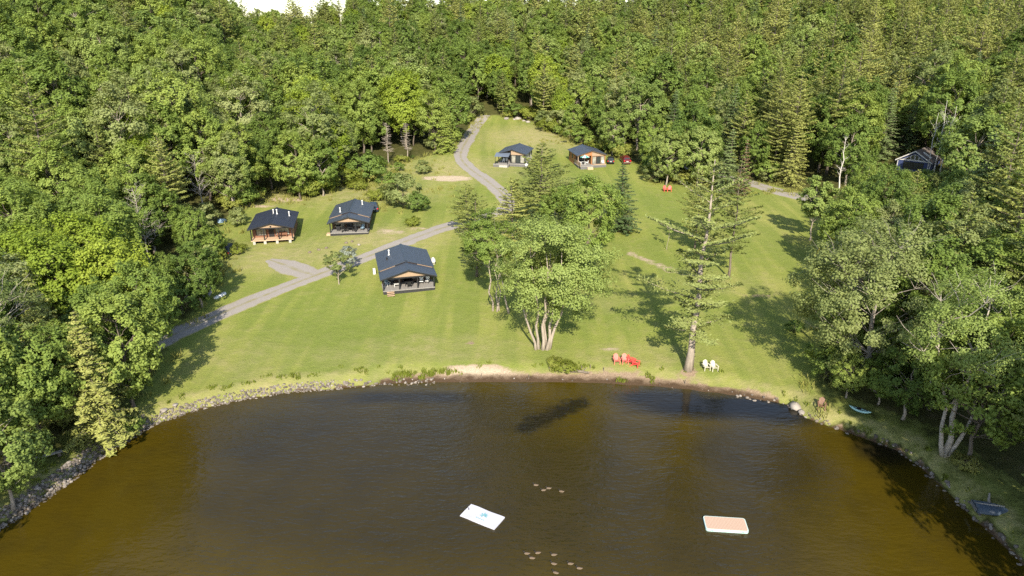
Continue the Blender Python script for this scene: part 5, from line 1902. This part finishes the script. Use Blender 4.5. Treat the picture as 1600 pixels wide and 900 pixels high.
def weeds():
    q = random.Random(5)
    sp = []
    SH = [Vector(p) for p in SHORE]
    for i in range(4, 28):
        a, b = SH[i], SH[i + 1]
        d = b - a
        nn = Vector((-d.y, d.x)).normalized()
        dens = 1.6 if i < 13 else (0.35 if i < 20 else 0.9)
        for _ in range(int(d.length * dens)):
            lo = 1.5 if i < 14 else (2.4 if i < 19 else 0.4)
            p = a + d * q.random() + nn * (lo + abs(q.gauss(0, 0.7)))
            sp.append((p.x, p.y, q.uniform(0.15, 0.5), q.randint(8, 22), q.uniform(0.18, 0.42)))
    for px, py, n, r in [(655, 584, 16, 1.6), (682, 584, 14, 1.6), (630, 587, 8, 1.4), (880, 574, 12, 1.4), (1010, 594, 6, 3.0)]:
        c = P(px, py)
        for _ in range(n):
            sp.append((c.x + q.gauss(0, r), c.y + q.gauss(0, 0.35), q.uniform(0.2, 0.5), q.randint(14, 30), q.uniform(0.3, 0.65)))
    blades('shore_weeds', 'yellow-green weeds and long grass along the lake bank', sp, 'weed_blade', 3)
    sp = []
    loop = np.vstack([CLEAR, CLEAR[:1]])
    for i in range(len(CLEAR_PX) - 1):
        a, b = Vector(loop[i]), Vector(loop[i + 1])
        d = b - a
        for _ in range(int(d.length * 0.9)):
            p = a + d * q.random()
            sp.append((p.x + q.gauss(0, 1.3), p.y + q.gauss(0, 1.3), q.uniform(0.4, 1.0), q.randint(10, 26), q.uniform(0.5, 1.1)))
    for px, py, n, rx, ry in [(600, 300, 70, 9, 8), (560, 290, 40, 8, 5), (640, 265, 50, 9, 6), (590, 320, 40, 5, 5), (440, 312, 30, 8, 3), (1225, 300, 50, 12, 1.2), (880, 222, 30, 8, 4), (690, 300, 12, 4, 4)]:
        c = P(px, py)
        for _ in range(n):
            sp.append((c.x + q.gauss(0, rx * .6), c.y + q.gauss(0, ry * .6), q.uniform(0.3, 1.0), q.randint(10, 26), q.uniform(0.4, 1.0)))
    blades('meadow_weeds', 'rough long grass and weeds at the edge of the woods', sp, 'weed_blade', 4)


weeds()

# ------------------------------------------------------------------ the woods
LANDMARKS = [('brown cabin', (420, 380)), ('middle cabin', (545, 365)), ('large front cabin', (635, 455)), ('cedar', (698, 238)), ('top of the lane', (752, 185)),
             ('glass-fronted cabin', (800, 262)), ('orange cabin', (922, 262)), ('red car', (978, 256)), ('brown dead spruce', (1158, 305)), ('blue house', (1425, 275)),
             ('young lawn tree', (1265, 376)), ('forked ash', (1474, 712)), ('dead-limbed ash', (42, 690)), ('dead tree in yellow maples', (236, 428)), ('dead tree near the brown cabin', (318, 345)),
             ('stone-lined shore', (130, 735)), ('wide grey ash', (1345, 600)), ('left edge of the hilltop', (30, 120)), ('left skyline', (250, 60)), ('gap of sky', (450, 40)), ('right edge of the hill', (1580, 110)), ('bare conifer pair', (620, 250)), ('boulder row', (810, 188))]
LM = [(n, P(*p)) for n, p in LANDMARKS]
ORD = ['closest'] + [n + ' closest' for n in 'second third fourth fifth sixth seventh eighth ninth tenth eleventh twelfth thirteenth fourteenth fifteenth sixteenth seventeenth eighteenth nineteenth twentieth twenty-first twenty-second twenty-third twenty-fourth twenty-fifth twenty-sixth twenty-seventh twenty-eighth twenty-ninth thirtieth thirty-first thirty-second thirty-third thirty-fourth thirty-fifth thirty-sixth thirty-seventh thirty-eighth thirty-ninth fortieth'.split()]
KINDNAME = {'maple': ('maple_tree', 'leafy green maple'), 'bright': ('maple_tree', 'yellow-green maple'), 'olive': ('ash_tree', 'olive green ash'), 'birch': ('birch_tree', 'slender white-stemmed birch'),
            'pale': ('maple_tree', 'pale leafy maple'), 'pine': ('pine_tree', 'layered white pine'), 'spruce': ('spruce_tree', 'dark pointed spruce'), 'hemlock': ('hemlock_tree', 'drooping hemlock'),
            'dead': ('dead_tree', 'bare dead tree'), 'shrub': ('shrub', 'leafy undergrowth shrub')}


def vnoise(x, y, s, k):
    return 0.5 + 0.5 * math.sin(x / s + 1.7 * k + 1.3 * math.sin(y / s * 0.8 + k)) * math.cos(y / s * 1.1 + 0.9 * k + math.sin(x / s * 0.7))


def woods():
    q = random.Random(99)
    pts = []
    clear_loop = np.vstack([CLEAR, CLEAR[:1]])
    y = 36.0
    cand = []
    while y < 400:
        sp = 6.2 if y < 140 else 7.4 if y < 240 else 7.6
        w = 0.80 * y + 40
        n = int(2 * w / sp)
        for i in range(n):
            cand.append((-w + sp * (i + 0.5 * (len(cand) % 2)) + q.uniform(-.42, .42) * sp, y + q.uniform(-.42, .42) * sp, sp))
        y += sp * 0.92
    cx, cy = np.array([c[0] for c in cand]), np.array([c[1] for c in cand])
    ok = ~inside(CLEAR, cx, cy) & ~inside(LAKE, cx, cy)
    ok &= (polydist(SHORE, cx, cy) > 3.2)
    cd = polydist(clear_loop, cx, cy)
    ok &= cd > 0.8
    for L in LANES[:2]:
        ok &= (polydist(L, cx, cy) > 4.2) | ((cx > 85) & (polydist(L, cx, cy) > 2.2))
    hx = np.array([h[0] for h in HERO])
    hy = np.array([h[1] for h in HERO])
    hc = np.array([h[2] for h in HERO])
    house = P(1425, 268)
    for i in np.nonzero(ok)[0]:
        x, y = cx[i], cy[i]
        if np.any(np.hypot(hx - x, hy - y) < hc):
            continue
        # room for the blue house and the glimpse towards it
        if abs(x - house.x) < 6.5 and -5.5 < y - house.y < 10:
            continue
        z = H(x, y)
        u, v, dep = proj(x, y, z + 11)
        if u < -130 or u > 1730 or v > 1010 or dep < 20:
            continue
        pts.append((x, y, z, dep, cd[i]))
    pts.sort(key=lambda p: p[3])
    rec = []
    for x, y, z, dep, edge in pts:
        az = x / y
        n1, n2 = vnoise(x, y, 17, 1), vnoise(x, y, 9, 2)
        right = 1 / (1 + math.exp(-(az - 0.15) * 9))
        con = 0.06 + 0.68 * right * n1 ** 0.5 + (0.24 * (1 - right) * n1 if dep > 190 and az > -0.33 else 0.03)
        if y < 120 and az > 0.3:
            con = 0.28
        t = q.random()
        if t < con:
            key = q.choice(['pine_a', 'pine_b', 'pine_c', 'pine_a', 'pine_c', 'spruce_a', 'spruce_b'] if n2 > 0.25 else ['pine_c', 'spruce_a', 'hemlock'])
            s = q.uniform(0.8, 1.25)
        else:
            t = q.random()
            if t < 0.60:
                key = q.choice(['maple_a', 'maple_b', 'maple_c', 'maple_d'])
            elif t < 0.72:
                key = 'olive_a'
            elif t < 0.84:
                key = q.choice(['birch_a', 'birch_b'])
            elif t < 0.90:
                key = 'bright_a' if az < 0.1 else 'pale_a'
            elif t < 0.98:
                key = 'pale_a' if dep > 120 else 'maple_a'
            else:
                key = q.choice(['dead_a', 'dead_b']) if dep < 260 else 'olive_a'
            s = q.uniform(0.85, 1.42) if dep > 120 else q.uniform(0.75, 1.05)
        if dep > 200:
            s *= 0.84 if key[0] in 'mobd' else 1.0
        if edge < 5:
            s *= q.uniform(0.72, 0.92)
        rec.append((key, x, y, z, dep, s, q.uniform(0, 6.28)))
    # undergrowth filling the edge of the woods
    for i in range(6, len(CLEAR_PX) - 1):
        a, c_ = Vector(clear_loop[i]), Vector(clear_loop[i + 1])
        d = c_ - a
        nrm = Vector((d.y, -d.x)).normalized()
        for _ in range(max(1, int(d.length / 3.6))):
            v = a + d * q.random()
            o = q.uniform(0.6, 3.0)
            for sgn in (1, -1):
                w = v + nrm * o * sgn
                if not inside(CLEAR, np.array([w.x]), np.array([w.y]))[0]:
                    break
            if min(polydist(L, np.array([w.x]), np.array([w.y]))[0] for L in LANES) < 3.5 or polydist(SHORE, np.array([w.x]), np.array([w.y]))[0] < 4 or abs(w.x - house.x) < 8 and abs(w.y - house.y) < 9:
                continue
            z = H(w.x, w.y)
            rec.append((q.choice(['shrub_a', 'shrub_a', 'shrub_b', 'shrub_c']), w.x, w.y, z, proj(w.x, w.y, z)[2], q.uniform(0.9, 2.1), q.uniform(0, 6.28)))
    # glimpses the photograph keeps open: (left, right, lowest row kept free, how far it stands)
    VIEWS = [(1390, 1460, 263, house.y), (1445, 1485, 258, house.y), (205, 285, 392, P(236, 428).y), (282, 335, 318, P(318, 345).y), (335, 350, 350, P(346, 346).y), (1125, 1175, 296, P(1158, 305).y), (440, 520, 300, P(470, 312).y), (588, 726, 242, P(698, 238).y - 1)]
    out = []
    for key, x, y, z, dep, s, rz in rec:
        hgt, rad = PROTO[key].h, (3.2 if not key.startswith('shrub') else 1.5)
        for u0, u1, vmin, yd in VIEWS:
            if y < yd + 1:
                u, v, dd = proj(x, y, z + hgt * s)
                rpx = rad * s * FPX / dd
                if u + rpx > u0 and u - rpx < u1 and v < vmin:
                    while s > 0.2 and proj(x, y, z + hgt * s)[1] < vmin:
                        s *= 0.93
        if s > 0.28:
            out.append((key, x, y, z, dep, s, rz))
    rec = out
    quota = {'con': 150, 'dec': 290}
    near, far = [], []
    for r in rec:
        k = 'con' if r[0].split('_')[0] in ('pine', 'spruce', 'hemlock') else 'dec'
        if quota[k] > 0 or r[0].startswith(('dead', 'shrub')):
            quota[k] -= 0 if r[0].startswith('shrub') else 1
            near.append(r)
        else:
            far.append(r)
    # labels: by the landmark each tree stands closest to
    count = {}
    lab = []
    for r in near:
        li = min(range(len(LM)), key=lambda i: (LM[i][1].x - r[1]) ** 2 + (LM[i][1].y - r[2]) ** 2)
        lab.append((r[0].split('_')[0], li, math.hypot(LM[li][1].x - r[1], LM[li][1].y - r[2])))
    for i in sorted(range(len(near)), key=lambda i: lab[i][2]):
        kind, li, d = lab[i]
        nm, words = KINDNAME[kind]
        c = count.get((kind, li), 0)
        count[(kind, li)] = c + 1
        r = near[i]
        if c < len(ORD):
            text = '%s, %s of its kind to the %s' % (words, ORD[c], LANDMARKS[li][0])
            gp = 'trees at the wood edge'
        else:
            text = '%s deeper in the woods beyond the %s' % (words, LANDMARKS[li][0])
            gp = '%ss deeper in the woods beyond the %s' % (words, LANDMARKS[li][0])
        tree(r[0], (r[1], r[2], r[3]), text, 'shrub' if kind == 'shrub' else 'tree', nm, r[5], r[6], gp)
    # the far hillside: a mass nobody could count
    keys = sorted({r[0] for r in far})
    c2 = bpy.data.collections.new('far_tree_kinds')
    for i, k in enumerate(keys):
        o = bpy.data.objects.new('%02d_far_tree' % i, joined(k))
        c2.objects.link(o)
    me = bpy.data.meshes.new('far_woods')
    me.from_pydata([(r[1], r[2], r[3]) for r in far], [], [])
    for nm, typ, vals in (('kind_index', 'INT', [keys.index(r[0]) for r in far]), ('tree_scale', 'FLOAT', [r[5] for r in far]), ('turn', 'FLOAT', [r[6] for r in far])):
        a = me.attributes.new(nm, typ, 'POINT')
        a.data.foreach_set('value', vals)
    o = link('far_woods', me)
    tag(o, 'dense mixed woods covering the hillside up to the skyline', 'woods', kind='stuff')
    ng = bpy.data.node_groups.new('far_woods', 'GeometryNodeTree')
    ng.interface.new_socket('Geometry', in_out='INPUT', socket_type='NodeSocketGeometry')
    ng.interface.new_socket('Geometry', in_out='OUTPUT', socket_type='NodeSocketGeometry')
    N, L = ng.nodes, ng.links
    gi, go = N.new('NodeGroupInput'), N.new('NodeGroupOutput')
    ci = N.new('GeometryNodeCollectionInfo')
    ci.inputs['Collection'].default_value = c2
    ci.inputs['Separate Children'].default_value = True
    ip = N.new('GeometryNodeInstanceOnPoints')
    ip.inputs['Pick Instance'].default_value = True

    def attr(nm, typ):
        n = N.new('GeometryNodeInputNamedAttribute')
        n.data_type = typ
        n.inputs['Name'].default_value = nm
        return n.outputs[0]
    cx_ = N.new('ShaderNodeCombineXYZ')
    L.new(attr('turn', 'FLOAT'), cx_.inputs['Z'])
    L.new(gi.outputs[0], ip.inputs['Points'])
    L.new(ci.outputs[0], ip.inputs['Instance'])
    L.new(attr('kind_index', 'INT'), ip.inputs['Instance Index'])
    L.new(cx_.outputs[0], ip.inputs['Rotation'])
    L.new(attr('tree_scale', 'FLOAT'), ip.inputs['Scale'])
    L.new(ip.outputs[0], go.inputs[0])
    md = o.modifiers.new('trees', 'NODES')
    md.node_group = ng
    print('WOODS near', len(near), 'far', len(far))


woods()
